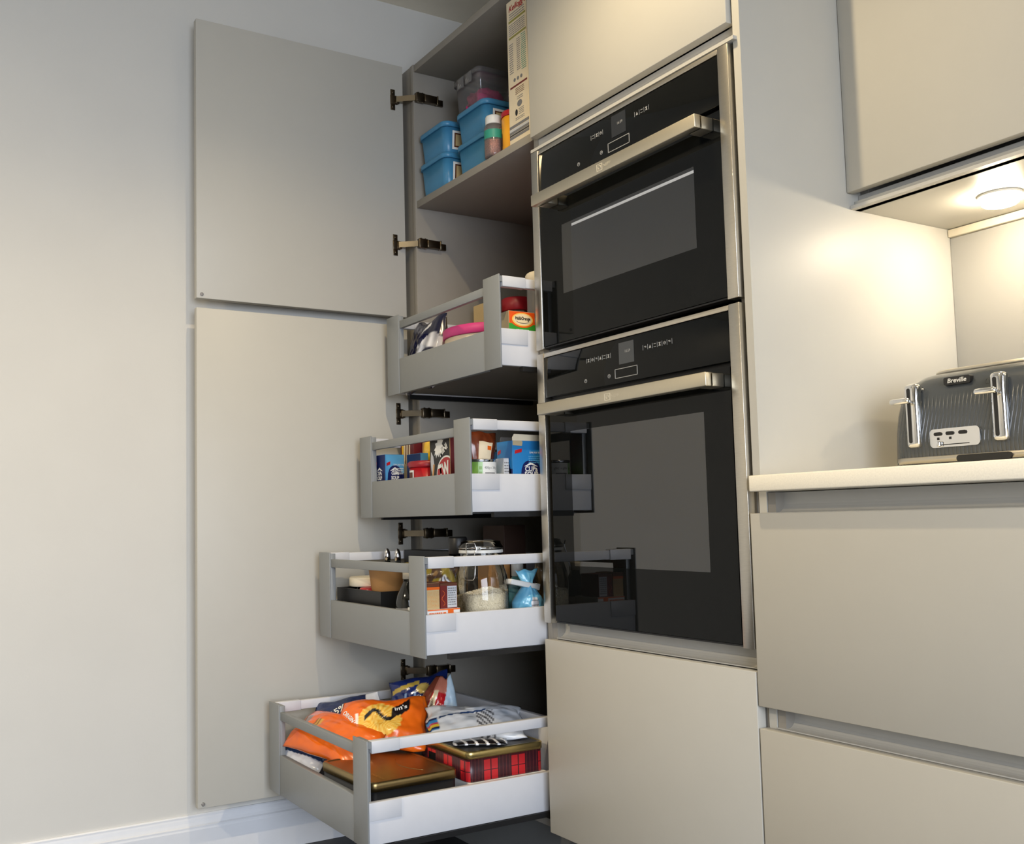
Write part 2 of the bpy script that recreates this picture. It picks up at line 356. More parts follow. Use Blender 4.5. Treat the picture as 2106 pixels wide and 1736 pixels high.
# ------------------------------------------------------------------ ovens
def oven(name, label, z0, z1, zp, hz, win, disp, outl, iconz, icons, clockz, glassl, rack, stripz):
    B = Vector((.3, .02, z0)); t = thing(name, B, label, 'oven')
    def bx(n, m, *a, r=0, parent=t): return MB(B).box(*a, r=r).build(n, m, parent)
    bx('side_strip', M['steel'], .002, .0265, 0, .022, z0, z1, r=.0008)
    bx('side_strip', M['steel'], .573, .598, 0, .022, z0, z1, r=.0008)
    bx('top_trim', M['steel'], .0275, .572, .0012, .020, z1-.0095, z1-.0005, r=.0006)
    cp = bx('control_panel', M['glass_black'], .0275, .572, .003, .020, zp+.002, z1-.0105, r=.0008)
    # door: black glass frame round a see-through window
    a, b, c, d = win
    gl, gr = glassl, .572-(glassl-.0275)*.25
    zb, zt = z0+.006, zp-.007
    dm = MB(B).box(gl, a, .003, .020, zb, zt).box(b, gr, .003, .020, zb, zt).box(a, b, .003, .020, zb, c).box(a, b, .003, .020, d, zt)
    dr = dm.build('door', M['glass_black'], t)
    MB(B).box(a, b, .0032, .0058, c, d).build('window_pane', M['pane'], dr)
    MB(B).box(gl, gr, .0045, .020, zb-.004, zb-.001).build('bottom_edge', M['runner'], dr)
    # dark inner body with the cavity behind the window
    ca, cb, cc, cd = a-.02, b+.02, c-.015, d+.015
    bm = MB(B).box(.03, .57, .024, .03, z0+.004, cc).box(.03, .57, .024, .03, cd, z1-.004).box(.03, ca, .024, .03, cc, cd).box(cb, .57, .024, .03, cc, cd)
    bm.box(ca-.004, ca, .03, .42, cc, cd).box(cb, cb+.004, .03, .42, cc, cd).box(ca, cb, .03, .42, cc-.004, cc).box(ca, cb, .03, .42, cd, cd+.004).box(ca, cb, .42, .424, cc, cd)
    bm.build('body', M['oven_dark'], t)
    MB(B).box(.0275, .572, .021, .0238, zp-.007, zp+.002).build('vent_slot', M['black'], t)
    for rz in rack:
        pts = [(ca+.004, .05, rz), (.205, .05, rz), (.226, .05, rz-.010), (.238, .05, rz-.010), (.254, .05, rz), (.385, .05, rz), (.405, .05, rz-.004), (.419, .05, rz-.010), (.432, .05, rz-.008), (.452, .05, rz), (cb-.003, .05, rz)]
        rk = MB(B).tube(pts, .0015, 6).tube([(ca+.004, .052, rz-.018), (cb-.003, .052, rz-.018)], .0012, 6)
        for k in range(9):
            xx = lerp(ca+.03, cb-.03, k/8); rk.tube([(xx, .052, rz-.018), (xx, .40, rz-.018)], .0010, 5)
        rk.build('wire_rack', M['drwside'], t)
    if stripz: bx('window_line', M['trim'], a+.036, b, .0027, .0031, stripz-.0062, stripz-.0008, parent=dr)  # thin pale line on the front of the window pane
    # handle
    hm = MB(B).box(.055, .554, -.042, -.024, hz-.0125, hz+.0125, .0015)
    for p in (.062, .522): hm.box(p, p+.032, -.030, .0028, hz-.0125, hz+.0115, .0015)
    h = hm.build('handle', M['handle'], t)
    lg = MB(B); lz = hz
    for r0_, r1_ in ((.0085, .0072),):
        lg.box(.2825, .2995, -.0423, -.0420, lz+.0055, lz+.0067).box(.2825, .2995, -.0423, -.0420, lz-.0075, lz-.0063).box(.2825, .2837, -.0423, -.0420, lz-.0063, lz+.0055).box(.2983, .2995, -.0423, -.0420, lz-.0063, lz+.0055)
    lg.lathe([(.0042, 0), (.0042, .0003), (.0034, .0003), (.0034, 0)], (.291, -.0421, lz-.0004), 16, rot=Matrix.Rotation(math.pi/2, 3, 'X'), cap=(False, False))
    lg.build('logo', M['etch'], h)
    text('NEFF', .0085, M['etch'], h, Vector((.314, -.0421, lz-.0005))-B, X, Z, 'lettering', sx=1.25)
    # display, touch field and icon rows printed on the panel
    ds = bx('display', disp[4], disp[0], disp[1], .0022, .003, disp[2], disp[3], parent=cp)
    text('16:59', .008, M['ink'], cp, Vector(((disp[0]+disp[1])/2+.004, .0021, disp[2]+.024))-B, X, Z, 'lettering')
    x0, x1, y0, y1 = outl; tk = .0011
    MB(B).box(x0, x1, .0022, .003, y1-tk, y1).box(x0, x1, .0022, .003, y0, y0+tk).box(x0, x0+tk, .0022, .003, y0, y1).box(x1-tk, x1, .0022, .003, y0, y1).build('touch_field', M['ink'], cp)
    ic = MB(B)
    for (xa, xb, nn) in icons:
        st = (xb-xa)/nn
        for k in range(nn+1): ic.box(xa+k*st-.0002, xa+k*st+.0002, .0024, .003, iconz-.005, iconz+.005)
        for k in range(nn):
            cx = xa+(k+.5)*st; kind = (k+int(xa*100)) % 5; yy = (.0024, .003)
            if kind == 0: ic.prism([(cx-.0028, iconz-.0032), (cx+.0028, iconz-.0032), (cx, iconz+.0028)], 'y', *yy)
            elif kind == 1: ic.box(cx-.003, cx+.003, *yy, iconz+.0022, iconz+.0032).box(cx-.003, cx+.003, *yy, iconz-.0034, iconz-.0026)
            elif kind == 2: ic.prism([(cx-.003, iconz+.0034), (cx+.003, iconz+.0034), (cx+.0006, iconz), (cx+.003, iconz-.0034), (cx-.003, iconz-.0034), (cx-.0006, iconz)], 'y', *yy)
            elif kind == 3: ic.lathe([(.0031, 0), (.0031, .0005), (.0022, .0005), (.0022, 0)], (cx, .003, iconz), 12, rot=Matrix.Rotation(math.pi/2, 3, 'X'), cap=(False, False)).box(cx-.002, cx+.002, *yy, iconz-.0004, iconz+.0004)
            else: ic.box(cx-.003, cx+.002, *yy, iconz+.0012, iconz+.0024).box(cx-.001, cx+.003, *yy, iconz-.0004, iconz+.0006)
    ic.build('icon_row', M['ink'], cp)['kind'] = 'stuff'
    for cx in (.170, .2455):
        k = MB(B).lathe([(.0040, 0), (.0040, .0006), (.0032, .0006), (.0032, 0)], (cx, .003, clockz), 18, rot=Matrix.Rotation(math.pi/2, 3, 'X'), cap=(False, False))
        k.box(cx-.0004, cx+.0004, .0024, .003, clockz-.0005, clockz+.0026)
        if cx > .2: k.box(cx, cx+.002, .0024, .003, clockz-.0008, clockz)
        k.build('touch_key', M['ink'], cp)
    return t
M['etch'] = mat('etched_steel', srgb(222, 216, 200), .6, metal=.6)
oven('compact_oven', 'black glass compact oven with steel bar handle, upper one of the two', 1.2015, 1.6555, 1.5515, 1.524, (.103, .502, 1.312, 1.464),
     (.280, .3235, 1.5955, 1.6395, M['screen_dim']), (.267, .3325, 1.5685, 1.588), 1.6185, ((.214, .252, 3), (.350, .391, 3)), 1.577, .0275, (), 1.458)
oven('single_oven', 'black glass full-size oven with wire racks behind its window, lower one of the two', .5995, 1.1925, 1.0915, 1.0625, (.112, .502, .7255, 1.012),
     (.278, .3225, 1.1305, 1.1735, M['screen']), (.264, .331, 1.1035, 1.1225), 1.153, ((.175, .252, 6), (.349, .429, 6)), 1.1115, .0415, (.887, .771), None)

# ------------------------------------------------------------------ base drawers, plinth, worktop
BO = (1.1, .3, 0)
base = thing('drawer_cabinet', BO, 'pale grey handleless base cabinet with wide drawers under the worktop', 'cabinet')
for z0, z1 in ((.507, .828), (.150, .4707)): MB(BO).box(.6014, 1.598, 0, .020, z0, z1, .0012).build('drawer_front', M['cab'], base)
MB(BO).box(.620, .636, .0245, .57, .15, .8625).build('side_panel', M['cabin'], base)
MB(BO).box(1.584, 1.600, .0245, .57, .15, .8625).build('side_panel', M['cabin'], base)
MB(BO).box(.636, 1.584, .0245, .57, .15, .166).build('bottom_panel', M['cabin'], base)
MB(BO).box(.636, 1.584, .56, .57, .166, .86).build('back_panel', M['cabin'], base)
channel('handle_channel', base, .6195, 1.598, .829, .8625, .0215, .046, BO)
channel('handle_channel', base, .6195, 1.598, .4725, .5065, .0215, .046, BO)
pl = MB().box(XW+.02, 1.60, .060, .078, 0, .148).build('plinth', M['plinth']); tag(pl, 'long grey plinth board along the floor under the cabinets', 'plinth')
wt = MB().box(.6195, 1.61, -.020, .5895, .864, .891, .0022).build('worktop', M['stone']); tag(wt, 'cream speckled stone worktop carrying the toaster', 'worktop')
wt.data.transform(Matrix())

# ------------------------------------------------------------------ wall cabinet and its lamps
WO = (1.1, .43, 1.39)
wc = thing('wall_cabinet', WO, 'pale grey handleless wall cabinet above the worktop', 'cabinet')
MB(WO).box(.6195, 1.10, .272, .2915, 1.4185, 2.124, .0012).build('door', M['cab'], wc)
MB(WO).box(1.102, 1.598, .272, .2915, 1.4185, 2.124, .0012).build('door', M['cab'], wc)
MB(WO).box(.6195, 1.6, .2935, .5895, 1.3885, 1.405).build('bottom_panel', M['cab'], wc)
for a in (.6195, 1.584): MB(WO).box(a, a+.016, .312, .5895, 1.405, 2.12).build('side_panel', M['cabin'], wc)
MB(WO).box(.6355, 1.584, .312, .5895, 2.104, 2.12).build('top_panel', M['cabin'], wc)
channel('handle_channel', wc, .6195, 1.6, 1.3885, 1.4175, .2795, .3055, WO, lip=.006)
MB(WO).box(.6205, 1.6, .5745, .5895, 1.3718, 1.3870, .001).build('wall_batten', M['ivory'], wc)
sp_ = MB().box(.6195, 1.6, .583, .5895, .8915, 1.3705).build('dimming_panel', M['dimming']); tag(sp_, 'added grey panel toning down lamplight on the wall behind the toaster', 'dimming_panel')  # added panel over the back wall, keeps the cabinet lamps from overlighting it
def puck(x, y, label):
    t = thing('cabinet_light', (x, y, 1.3885), label, 'lamp', group='lamps under the wall cabinet')
    MB().lathe([(.036, 0), (.036, -.004), (.034, -.005)], n=32).build('housing', M['whitepl'], t)
    MB().lathe([(.030, -.0052), (.030, -.017), (.026, -.020), (.010, -.0215)], n=32).build('diffuser', M['led'], t)
puck(.80, .45, 'lit round lamp under the wall cabinet nearest the oven panel')
puck(1.30, .45, 'lit round lamp under the wall cabinet farthest from the oven panel')

# ------------------------------------------------------------------ toaster
TO = Vector((.845, .395, .891))
toaster = thing('toaster', TO, 'dark grey ribbed four-slice toaster with chrome levers on the worktop', 'toaster')
def toaster_mat():
    m = mat('toaster_ribbed_grey', srgb(62, 66, 69), .22, var=.02, coat=.4); nt = m.node_tree; N = nt.nodes; L = nt.links
    tc = N.new('ShaderNodeTexCoord'); sp = N.new('ShaderNodeSeparateXYZ'); L.new(tc.outputs['Object'], sp.inputs[0])
    def ma(op, a, b=None, c=None):
        n = N.new('ShaderNodeMath'); n.operation = op
        for i, q in enumerate((a, b, c)):
            if q is None: continue
            if isinstance(q, (int, float)): n.inputs[i].default_value = q
            else: L.new(q, n.inputs[i])
        return n.outputs[0]
    wob = ma('MULTIPLY', ma('SINE', ma('MULTIPLY', sp.outputs[2], 38.0)), .006)
    ph = ma('MULTIPLY', ma('ADD', ma('ADD', sp.outputs[0], ma('MULTIPLY', sp.outputs[1], .35)), wob), 920.0)
    sn = ma('POWER', ma('ABSOLUTE', ma('SINE', ma('MULTIPLY', ph, .5))), .6)
    mask = N.new('ShaderNodeMapRange'); mask.inputs['From Min'].default_value = .132; mask.inputs['From Max'].default_value = .112
    mask.interpolation_type = 'SMOOTHSTEP'; L.new(sp.outputs[2], mask.inputs['Value'])
    bp = N.new('ShaderNodeBump'); bp.inputs['Strength'].default_value = .75; bp.inputs['Distance'].default_value = .0016
    L.new(ma('MULTIPLY', sn, mask.outputs[0]), bp.inputs['Height']); L.new(bp.outputs[0], N['Principled BSDF'].inputs['Normal'])
    return m
M['toast'] = toaster_mat()
hx, hy = .155, .145
rings = []
for z, ix, iy, r in ((.012, .002, .002, .035), (.016, 0, 0, .036), (.07, 0, .001, .04), (.10, .002, .003, .042), (.125, .006, .006, .045), (.143, .013, .011, .048), (.156, .023, .018, .05), (.164, .034, .027, .05), (.168, .048, .038, .046), (.169, .056, .046, .042)):
    rings.append(ring(rrect(-hx+ix, hx-ix, -hy+iy, hy-iy, r, 8), z))
MB().loft(rings).build('body', M['toast'], toaster)
tp = MB().loft([ring(rrect(-hx+.052, hx-.052, -hy+.042, hy-.042, .04, 8), .1685), ring(rrect(-hx+.053, hx-.053, -hy+.043, hy-.043, .04, 8), .1735), ring(rrect(-hx+.057, hx-.057, -hy+.047, hy-.047, .038, 8), .1755)]).build('top_plate', M['steel'], toaster)
for k in (-.075, -.025, .025, .075): MB().box(k-.014, k+.014, -.075, .075, .1745, .1762, .003).build('slot', M['black'], tp)
MB().loft([ring(rrect(-hx+.010, hx-.010, -hy+.010, hy-.010, .03, 6), .0015), ring(rrect(-hx+.010, hx-.010, -hy+.010, hy-.010, .03, 6), .013)]).build('base', M['black'], toaster)
MB().loft([ring(rrect(-hx+.0035, hx-.0035, -hy-.0015, hy-.0035, .034, 8), .0155), ring(rrect(-hx+.0035, hx-.0035, -hy-.002, hy-.0035, .034, 8), .026)]).build('base_band', M['steel'], toaster)
for lx in (-.101, .0485):
    y0 = -hy-.0005
    hs = MB().box(lx-.0125, lx+.0125, y0-.0085, y0+.012, .0415, .152, .0078, 6).build('lever_housing', M['chrome'], toaster)
    MB().prism(rrect(lx-.0055, lx+.001, .050, .144, .003, 4), 'y', y0-.0088, y0-.0080).build('lever_slot', M['black'], hs)
    lv = MB().box(lx-.006, lx+.001, y0-.024, y0-.004, .118, .124, .002)
    lv.box(lx-.026, lx+.010, y0-.030, y0-.020, .1165, .1265, .0045, 4)
    lv.build('lever', M['chrome'], toaster)
cp = MB().prism(rrect(-.072, .014, .0395, .0705, .007, 5), 'y', -hy-.0035, -hy+.010).build('control_panel', M['chrome'], toaster)
for cx in (-.057, -.036, -.014): MB().prism(rrect(cx-.007, cx+.007, .059, .065, .0029, 5), 'y', -hy-.005, -hy-.003).build('button', M['runner'], cp)
MB().box(-.058, -.004, -hy-.0042, -hy-.0034, .0430, .0445).build('slider_track', M['black'], cp)
MB().box(-.0565, -.0515, -hy-.010, -hy-.003, .0405, .0495, .0012).build('slider', M['chrome'], cp)
for cx in (-.057, -.036): MB().box(cx-.002, cx+.002, -hy-.0040, -hy-.0034, .052, .0562).build('icon', M['runner'], cp)
bd = MB().prism(rrect(-.048, -.002, .1425, .1555, .003, 4), 'y', -.1335, -.120).build('badge', M['black'], toaster)
bd.data.transform(Matrix.Translation((0, -.0055, 0)))
text('Breville', .0105, M['whitepl'], bd, Vector((-.025, -.1392, .149)), X, Z, shear=.18, bold=.00015, sx=1.05)
MB().prism(rrect(-.026, .064, .014, .025, .005, 4), 'y', -hy-.006, -hy+.01).build('crumb_tray_pull', M['black'], toaster)
for cx in (-.083, .030):
    MB().tube([(cx-.003, -.1445, .136), (cx+.003, -.1445, .136), (cx+.003, -.1435, .141), (cx+.0015, -.143, .144), (cx-.0015, -.143, .144), (cx-.003, -.1435, .141)], .0003, 4, True).build('bread_icon', M['runner'], toaster)

# ------------------------------------------------------------------ helpers for packets, tubs and jars
def carton(name, x0, x1, y0, y1, z0, z1, label, cat, mats, rz=0, group=None, r=.0008):
    """box packet; mats = (body, front -Y, right +X, top). Local origin at base centre."""
    cx, cy = (x0+x1)/2, (y0+y1)/2
    t = thing(name, (cx, cy, z0), label, cat, rz, group); hx_, hy_, h = (x1-x0)/2, (y1-y0)/2, z1-z0
    b = MB().box(-hx_, hx_, -hy_, hy_, 0, h, r, 1).build('carton', list(mats), t)
    for p in b.data.polygons:
        n = p.normal
        p.material_index = 1 if n.y < -.9 else 2 if n.x > .9 else 3 if n.z > .9 else 0
    t['_h'] = (hx_, hy_, h)
    return t
def patch(t, face, u0, u1, v0, v1, m, name='print_panel', k=1, poly=None, parent=None):
    hx_, hy_, h = t['_h']; e = .0003*k
    if face == 'f':
        mb = MB().prism(poly, 'y', -hy_-e, -hy_) if poly else MB().box(u0, u1, -hy_-e, -hy_, v0, v1)
    elif face == 'r':
        mb = MB().prism(poly, 'x', hx_, hx_+e) if poly else MB().box(hx_, hx_+e, u0, u1, v0, v1)
    else: mb = MB().box(u0, u1, v0, v1, h, h+e)
    return mb.build(name, m, parent or t)
def ptext(t, face, s, size, u, v, m, k=2, ang=0, **kw):
    hx_, hy_, h = t['_h']; e = .0003*k; c_, s_ = math.cos(ang), math.sin(ang)
    if face == 'f': return text(s, size, m, t, (u, -hy_-e, v), X*c_+Z*s_, Z*c_-X*s_, ext=.0001, **kw)
    return text(s, size, m, t, (hx_+e, u, v), Y*c_+Z*s_, Z*c_-Y*s_, ext=.0001, **kw)
def circ(cx, cy, rx, ry=None, n=24, a0=0, a1=360): 
    ry = ry or rx
    return [(cx+rx*math.cos(math.radians(a0+(a1-a0)*i/n)), cy+ry*math.sin(math.radians(a0+(a1-a0)*i/n))) for i in range(n)]
def textlines(t, face, u0, u1, v0, v1, n, m, seed=1, k=1, name='small_print'):
    """fine print too small to read, as thin bars"""
    rnd = random.Random(seed); hx_, hy_, h = t['_h']; mb = MB(); st = (v1-v0)/n; e = .0003*k
    for i in range(n):
        z = v1-(i+.5)*st; u = u0
        while u < u1-.0006:
            l = min(rnd.uniform(.0015, .006), u1-u)
            if face == 'f': mb.box(u, u+l, -hy_-e, -hy_, z-st*.2, z+st*.2)
            else: mb.box(hx_, hx_+e, u, u+l, z-st*.2, z+st*.2)
            u += l+rnd.uniform(.0008, .0016)
    o = mb.build(name, m, t); o['kind'] = 'stuff'; return o

C = {}
for n_, c_, r_ in (('navy', (22, 36, 92), .4), ('cupblue', (36, 122, 186), .4), ('cuplight', (88, 160, 204), .4), ('cupdark', (16, 26, 84), .4), ('red', (176, 26, 34), .32),
    ('crimson', (150, 20, 34), .4), ('burgundy', (98, 18, 26), .45), ('yellow', (238, 190, 24), .4), ('cream', (226, 212, 184), .5), ('beige', (186, 168, 132), .55), ('kraft', (204, 150, 92), .6), ('umber', (54, 34, 24), .6),
    ('tan', (198, 174, 126), .6), ('brown', (96, 52, 28), .5), ('darkred', (110, 26, 20), .45), ('orange', (232, 104, 24), .4), ('halib', (232, 88, 20), .38), ('haliby', (248, 196, 90), .4), ('haliby2', (236, 214, 170), .4),
    ('green', (52, 150, 48), .4), ('tingreen', (116, 158, 66), .4), ('palegreen', (160, 200, 140), .4), ('tubblue', (66, 132, 172), .32), ('teal', (46, 146, 124), .45), ('sprink', (190, 130, 108), .6),
    ('pink', (206, 60, 128), .4), ('amber', (244, 172, 34), .38), ('gray', (120, 120, 122), .5), ('lgray', (196, 198, 202), .5), ('dgray', (60, 60, 62), .5), ('bluebag', (70, 160, 206), .3), ('pinkstuff', (214, 40, 120), .6), ('khaki', (150, 144, 60), .35)):
    C[n_] = flat(n_+'_print', c_, r_)
C['silver'] = mat('silver_cap', srgb(210, 210, 214), .15, metal=1)
C['goldtin'] = mat('gold_tin', srgb(160, 138, 94), .36, metal=1, var=.04, scale=20)
C['goldlid'] = mat('gold_lid', srgb(196, 174, 112), .3, metal=.9, var=.03)
C['darkglass'] = mat('dark_glass', srgb(20, 22, 20), .06, spec=.6)
C['rice'] = mat('rice_grain', srgb(240, 228, 200), .45, var=.08, scale=300)
C['brownfilm'] = mat('brown_contents', srgb(112, 60, 34), .35, var=.25, scale=90, coat=.4)

# ------------------------------------------------------------------ top shelf
ZS = 1.7222
def tub(x0, x1, y0, y1, z0, h, label):
    cx, cy = (x0+x1)/2, (y0+y1)/2; w, d = (x1-x0)/2, (y1-y0)/2
    t = thing('storage_tub', (cx, cy, z0), label, 'tub', group='blue lidded tubs on the top shelf'); i = .010
    MB().loft([ring(rrect(-w+i+.003, w-i-.003, -d+i+.003, d-i-.003, .016, 5), .0005), ring(rrect(-w+i, w-i, -d+i, d-i, .018, 5), .004), ring(rrect(-w+.004, w-.004, -d+.004, d-.004, .020, 5), h-.016)]).build('tub', C['tubblue'], t)
    MB().loft([ring(rrect(-w, w, -d, d, .022, 6), h-.0155), ring(rrect(-w, w, -d, d, .022, 6), h-.003), ring(rrect(-w+.003, w-.003, -d+.003, d-.003, .02, 6), h)]).build('lid', C['tubblue'], t)
    # white picture label with a brown scalloped frame on the side that faces the ovens
    def lab(y0_, y1_, za, zb, e, m, name):
        xf = lambda z: lerp(w-i, w-.004, (z-.004)/(h-.020))+e
        return MB().add([(xf(za), y0_, za), (xf(za), y1_, za), (xf(zb), y1_, zb), (xf(zb), y0_, zb)], [(0, 1, 2, 3)]).build(name, m, t)
    lab(-d+.030, d-.030, .012, h-.024, .0004, M['white'], 'label'); lab(-d+.036, d-.036, .018, h-.030, .0007, C['brown'], 'label_frame'); lab(-d+.040, d-.040, .022, h-.034, .001, C['tan'], 'label_picture')
    MB().add([(w-i+.0045+p[0]*.02, p[0], p[1]) for p in circ(-.02, h*.42, .014, .012)], [list(range(24))]).build('label_emblem', C['red'], t)
    return t
tub(-.576, -.430, .029, .229, ZS, .0955, 'blue lidded tub at the bottom of the stack against the cabinet side')
tub(-.576, -.430, .029, .229, ZS+.0957, .0865, 'blue lidded tub on top of the stack against the cabinet side')
tub(-.406, -.258, .047, .247, ZS, .0955, 'blue lidded tub at the bottom of the stack behind the sprinkles jar')
tub(-.406, -.258, .047, .247, ZS+.0957, .0865, 'blue lidded tub under the clear box of pink things')
t = thing('clear_box', (-.395, .165, ZS+.1826), 'clear plastic box holding pink things on top of the blue tubs', 'box')
MB().loft([ring(rrect(-.055, .055, -.077, .077, .012, 5), .0005), ring(rrect(-.061, .061, -.084, .084, .014, 5), .108)], cap=(True, False)).build('tub', M['poly'], t)
MB().loft([ring(rrect(-.066, .066, -.089, .089, .016, 5), .104), ring(rrect(-.066, .066, -.089, .089, .016, 5), .118), ring(rrect(-.061, .061, -.084, .084, .014, 5), .121)]).build('lid', M['poly'], t)
for s in (-1, 1): MB().box(s*.020-.016, s*.020+.016, -.0915, -.0885, .086, .116, .001).build('clip', M['poly'], t)
def blob(name, c, rad, m, seed, label, cat, amp=.25, fl=.6, loc_z=None):
    bm = bmesh.new(); bmesh.ops.create_icosphere(bm, subdivisions=4, radius=1)
    for v in bm.verts:
        p = v.co.normalized(); k = 1+amp*noise.noise(p*2.2+Vector((seed, 0, 0)))+amp*.5*noise.noise(p*5+Vector((0, seed, 0)))
        v.co = Vector((p.x*rad[0]*k, p.y*rad[1]*k, max(p.z*rad[2]*k, -fl*rad[2])))
    me = bpy.data.meshes.new(name); bm.to_mesh(me); bm.free(); me.materials.append(m)
    for p in me.polygons: p.use_smooth = True
    zmin = min(v.co.z for v in me.vertices)
    for v in me.vertices: v.co.z -= zmin
    o = bpy.data.objects.new(name, me); link(o); o.location = c; return tag(o, label, cat)
blob('pink_cloth', (-.395, .145, ZS+.1835), (.044, .058, .052), C['pinkstuff'], 3, 'bright pink cloth bundle inside the clear box', 'cloth', .3)
t = thing('sprinkles_jar', (-.212, .043, ZS), 'small jar of brown sprinkles with a white cap and teal label', 'jar')
MB().lathe([(.016, .0005), (.0225, .003), (.0235, .010), (.0235, .078), (.020, .086), (.0165, .088)], n=28).build('jar', M['poly'], t)
MB().lathe([(.0225, .0035), (.0228, .044), (.012, .048)], n=24).build('sprinkles', mat('sprinkles_mix', srgb(178, 118, 98), .6, var=.5, scale=420), t)
MB().lathe([(.0238, .048), (.0238, .070)], n=28, cap=(False, False)).build('label', C['teal'], t)
MB().lathe([(.0195, .086), (.0200, .088), (.0200, .105), (.0185, .108)], n=28).build('cap', M['whitepl'], t)
t = thing('yellow_tub', (-.158, .072, ZS), 'yellow drum with a red lid beside the sprinkles jar', 'tub')
MB().lathe([(.030, .0005), (.033, .003), (.0335, .088)], n=32).build('drum', C['amber'], t)
MB().lathe([(.0350, .0885), (.0355, .091), (.0355, .100), (.033, .103)], n=32).build('lid', C['red'], t)
MB().add([(.0338*math.cos(a), .0338*math.sin(a), z) for z in (.018, .05) for a in [math.radians(-150+k*6) for k in range(8)]], [(k, k+1, k+9, k+8) for k in range(7)]).build('print', C['brown'], t)
cb = carton('cereal_box', -.1285, -.046, .034, .25, ZS, 2.082, 'tall cream cereal box standing side-on with printed nutrition panel', 'box', (C['cream'],)*4)
w = .0412
ptext(cb, 'f', "Kellogg's", .020, .004, .338, C['red'], shear=.3, bold=.0003)
for a, b, m, nm in ((.304, .309, C['khaki'], 'rule'), (.263, .268, C['khaki'], 'rule'), (.139, .1435, C['darkred'], 'rule')): patch(cb, 'f', -w+.008, w-.004, a, b, m, nm)
textlines(cb, 'f', -w+.012, w-.008, .310, .328, 3, C['gray'], 2); textlines(cb, 'f', -w+.008, w-.008, .270, .300, 6, C['gray'], 3)
textlines(cb, 'f', -w+.008, -w+.024, .175, .252, 14, C['gray'], 4); textlines(cb, 'f', -.002, .012, .175, .256, 16, C['gray'], 5); textlines(cb, 'f', .016, w-.006, .170, .260, 18, C['teal'], 6)
for k in range(3): patch(cb, 'f', 0, 0, 0, 0, C['gray'], 'emblem', poly=circ(-.014+k*.014, .157, .0045))
textlines(cb, 'f', -.012, .024, .118, .135, 4, C['brown'], 7); textlines(cb, 'f', -.006, .018, .104, .114, 2, C['gray'], 8); patch(cb, 'f', 0, 0, 0, 0, C['gray'], 'emblem', poly=circ(.004, .094, .010, .008))
patch(cb, 'f', 0, 0, 0, 0, M['black'], 'emblem', poly=circ(-.010, .075, .005, .008)); textlines(cb, 'f', 0, .020, .066, .083, 4, C['gray'], 9); textlines(cb, 'f', -.014, .022, .055, .063, 2, C['gray'], 10)
for a, b, m in ((.041, .048, C['gray']), (.034, .0395, C['lgray']), (.0275, .0335, C['gray']), (.0225, .0265, C['dgray']), (.015, .0215, C['gray'])): patch(cb, 'f', -w+.001, w-.001, a, b, m, 'stripe')

# ------------------------------------------------------------------ film bags
def mix(a, b, t): return tuple(lerp(p, q, t) for p, q in zip(a, b))
def bag(name, label, cat, L_, W_, T_, loc, rot, colfn, seed, nu=56, nv=40, crimp=.05, rough=1.0, warp=None, bend=0):
    """crumpled pillow pack with crimped ends; returns (object, surface function on its upper face)"""
    rnd = random.Random(seed); ph = [rnd.uniform(0, 6) for _ in range(6)]
    def surf(u, v, s):        # u,v in -1..1
        au = max(0, 1-abs(u)**2.6); av = max(0, 1-abs(v)**2.4)
        th = (au**.6)*(av**.55)
        if abs(u) > 1-crimp: th *= .12
        endp = max(0, (abs(u)-.35)/.65)
        fold = .16*endp*math.sin(v*9+ph[0]+u*2)*av+.07*math.sin(u*7+v*5+ph[1])*th
        p3 = Vector((u*2.3+seed*1.7, v*1.9, s*.7))
        crum = .26*noise.noise(p3)+.13*noise.noise(p3*2.6)+.07*abs(noise.noise(p3*6))
        z = s*T_/2*(th*(1+.8*crum*rough))+T_*.18*fold*rough+bend*(u*u)
        y = v*W_/2*(1-.10*(1-au)*0-.08*av*0+.05*math.sin(u*5+ph[2])*rough)*(.90+.10*min(1, endp*1.4+.2))
        x = u*L_/2*(1+.03*math.sin(v*6+ph[3])*rough)
        p = Vector((x, y, z))
        return warp(p, u, v) if warp else p
    vs = []; cols = []; idx = {}; fs = []
    for s in (1, -1):
        for i in range(nu+1):
            for j in range(nv+1):
                e = i in (0, nu) or j in (0, nv)
                if e and s == -1: idx[(s, i, j)] = idx[(1, i, j)]; continue
                u = -1+2*i/nu; v = -1+2*j/nv
                idx[(s, i, j)] = len(vs); vs.append(surf(u, v, s)); cols.append(colfn(u, v, s))
        for i in range(nu):
            for j in range(nv):
                q = [idx[(s, i, j)], idx[(s, i+1, j)], idx[(s, i+1, j+1)], idx[(s, i, j+1)]]
                fs.append(q if s == 1 else q[::-1])
    mb = MB().add(vs, fs, True); o = mb.build(name, M['foil'], color=cols)
    o.location = loc; o.rotation_euler = rot
    tag(o, label, cat)
    def on(x, y, e=.0012):
        u = 2*x/L_; v = 2*y/W_; p = surf(u, v, 1)
        a = surf(u+.02, v, 1)-surf(u-.02, v, 1); b = surf(u, v+.02, 1)-surf(u, v-.02, 1)
        return p+a.cross(b).normalized()*e
    return o, on
def btext(o, on, s, size, x, y, m, ang=0, **kw):
    c_, s_ = math.cos(ang), math.sin(ang)
    return text(s, size, m, o, (0, 0, 0), X, Y, warp=lambda a, b: on(x+a*c_-b*s_, y+a*s_+b*c_), **kw)

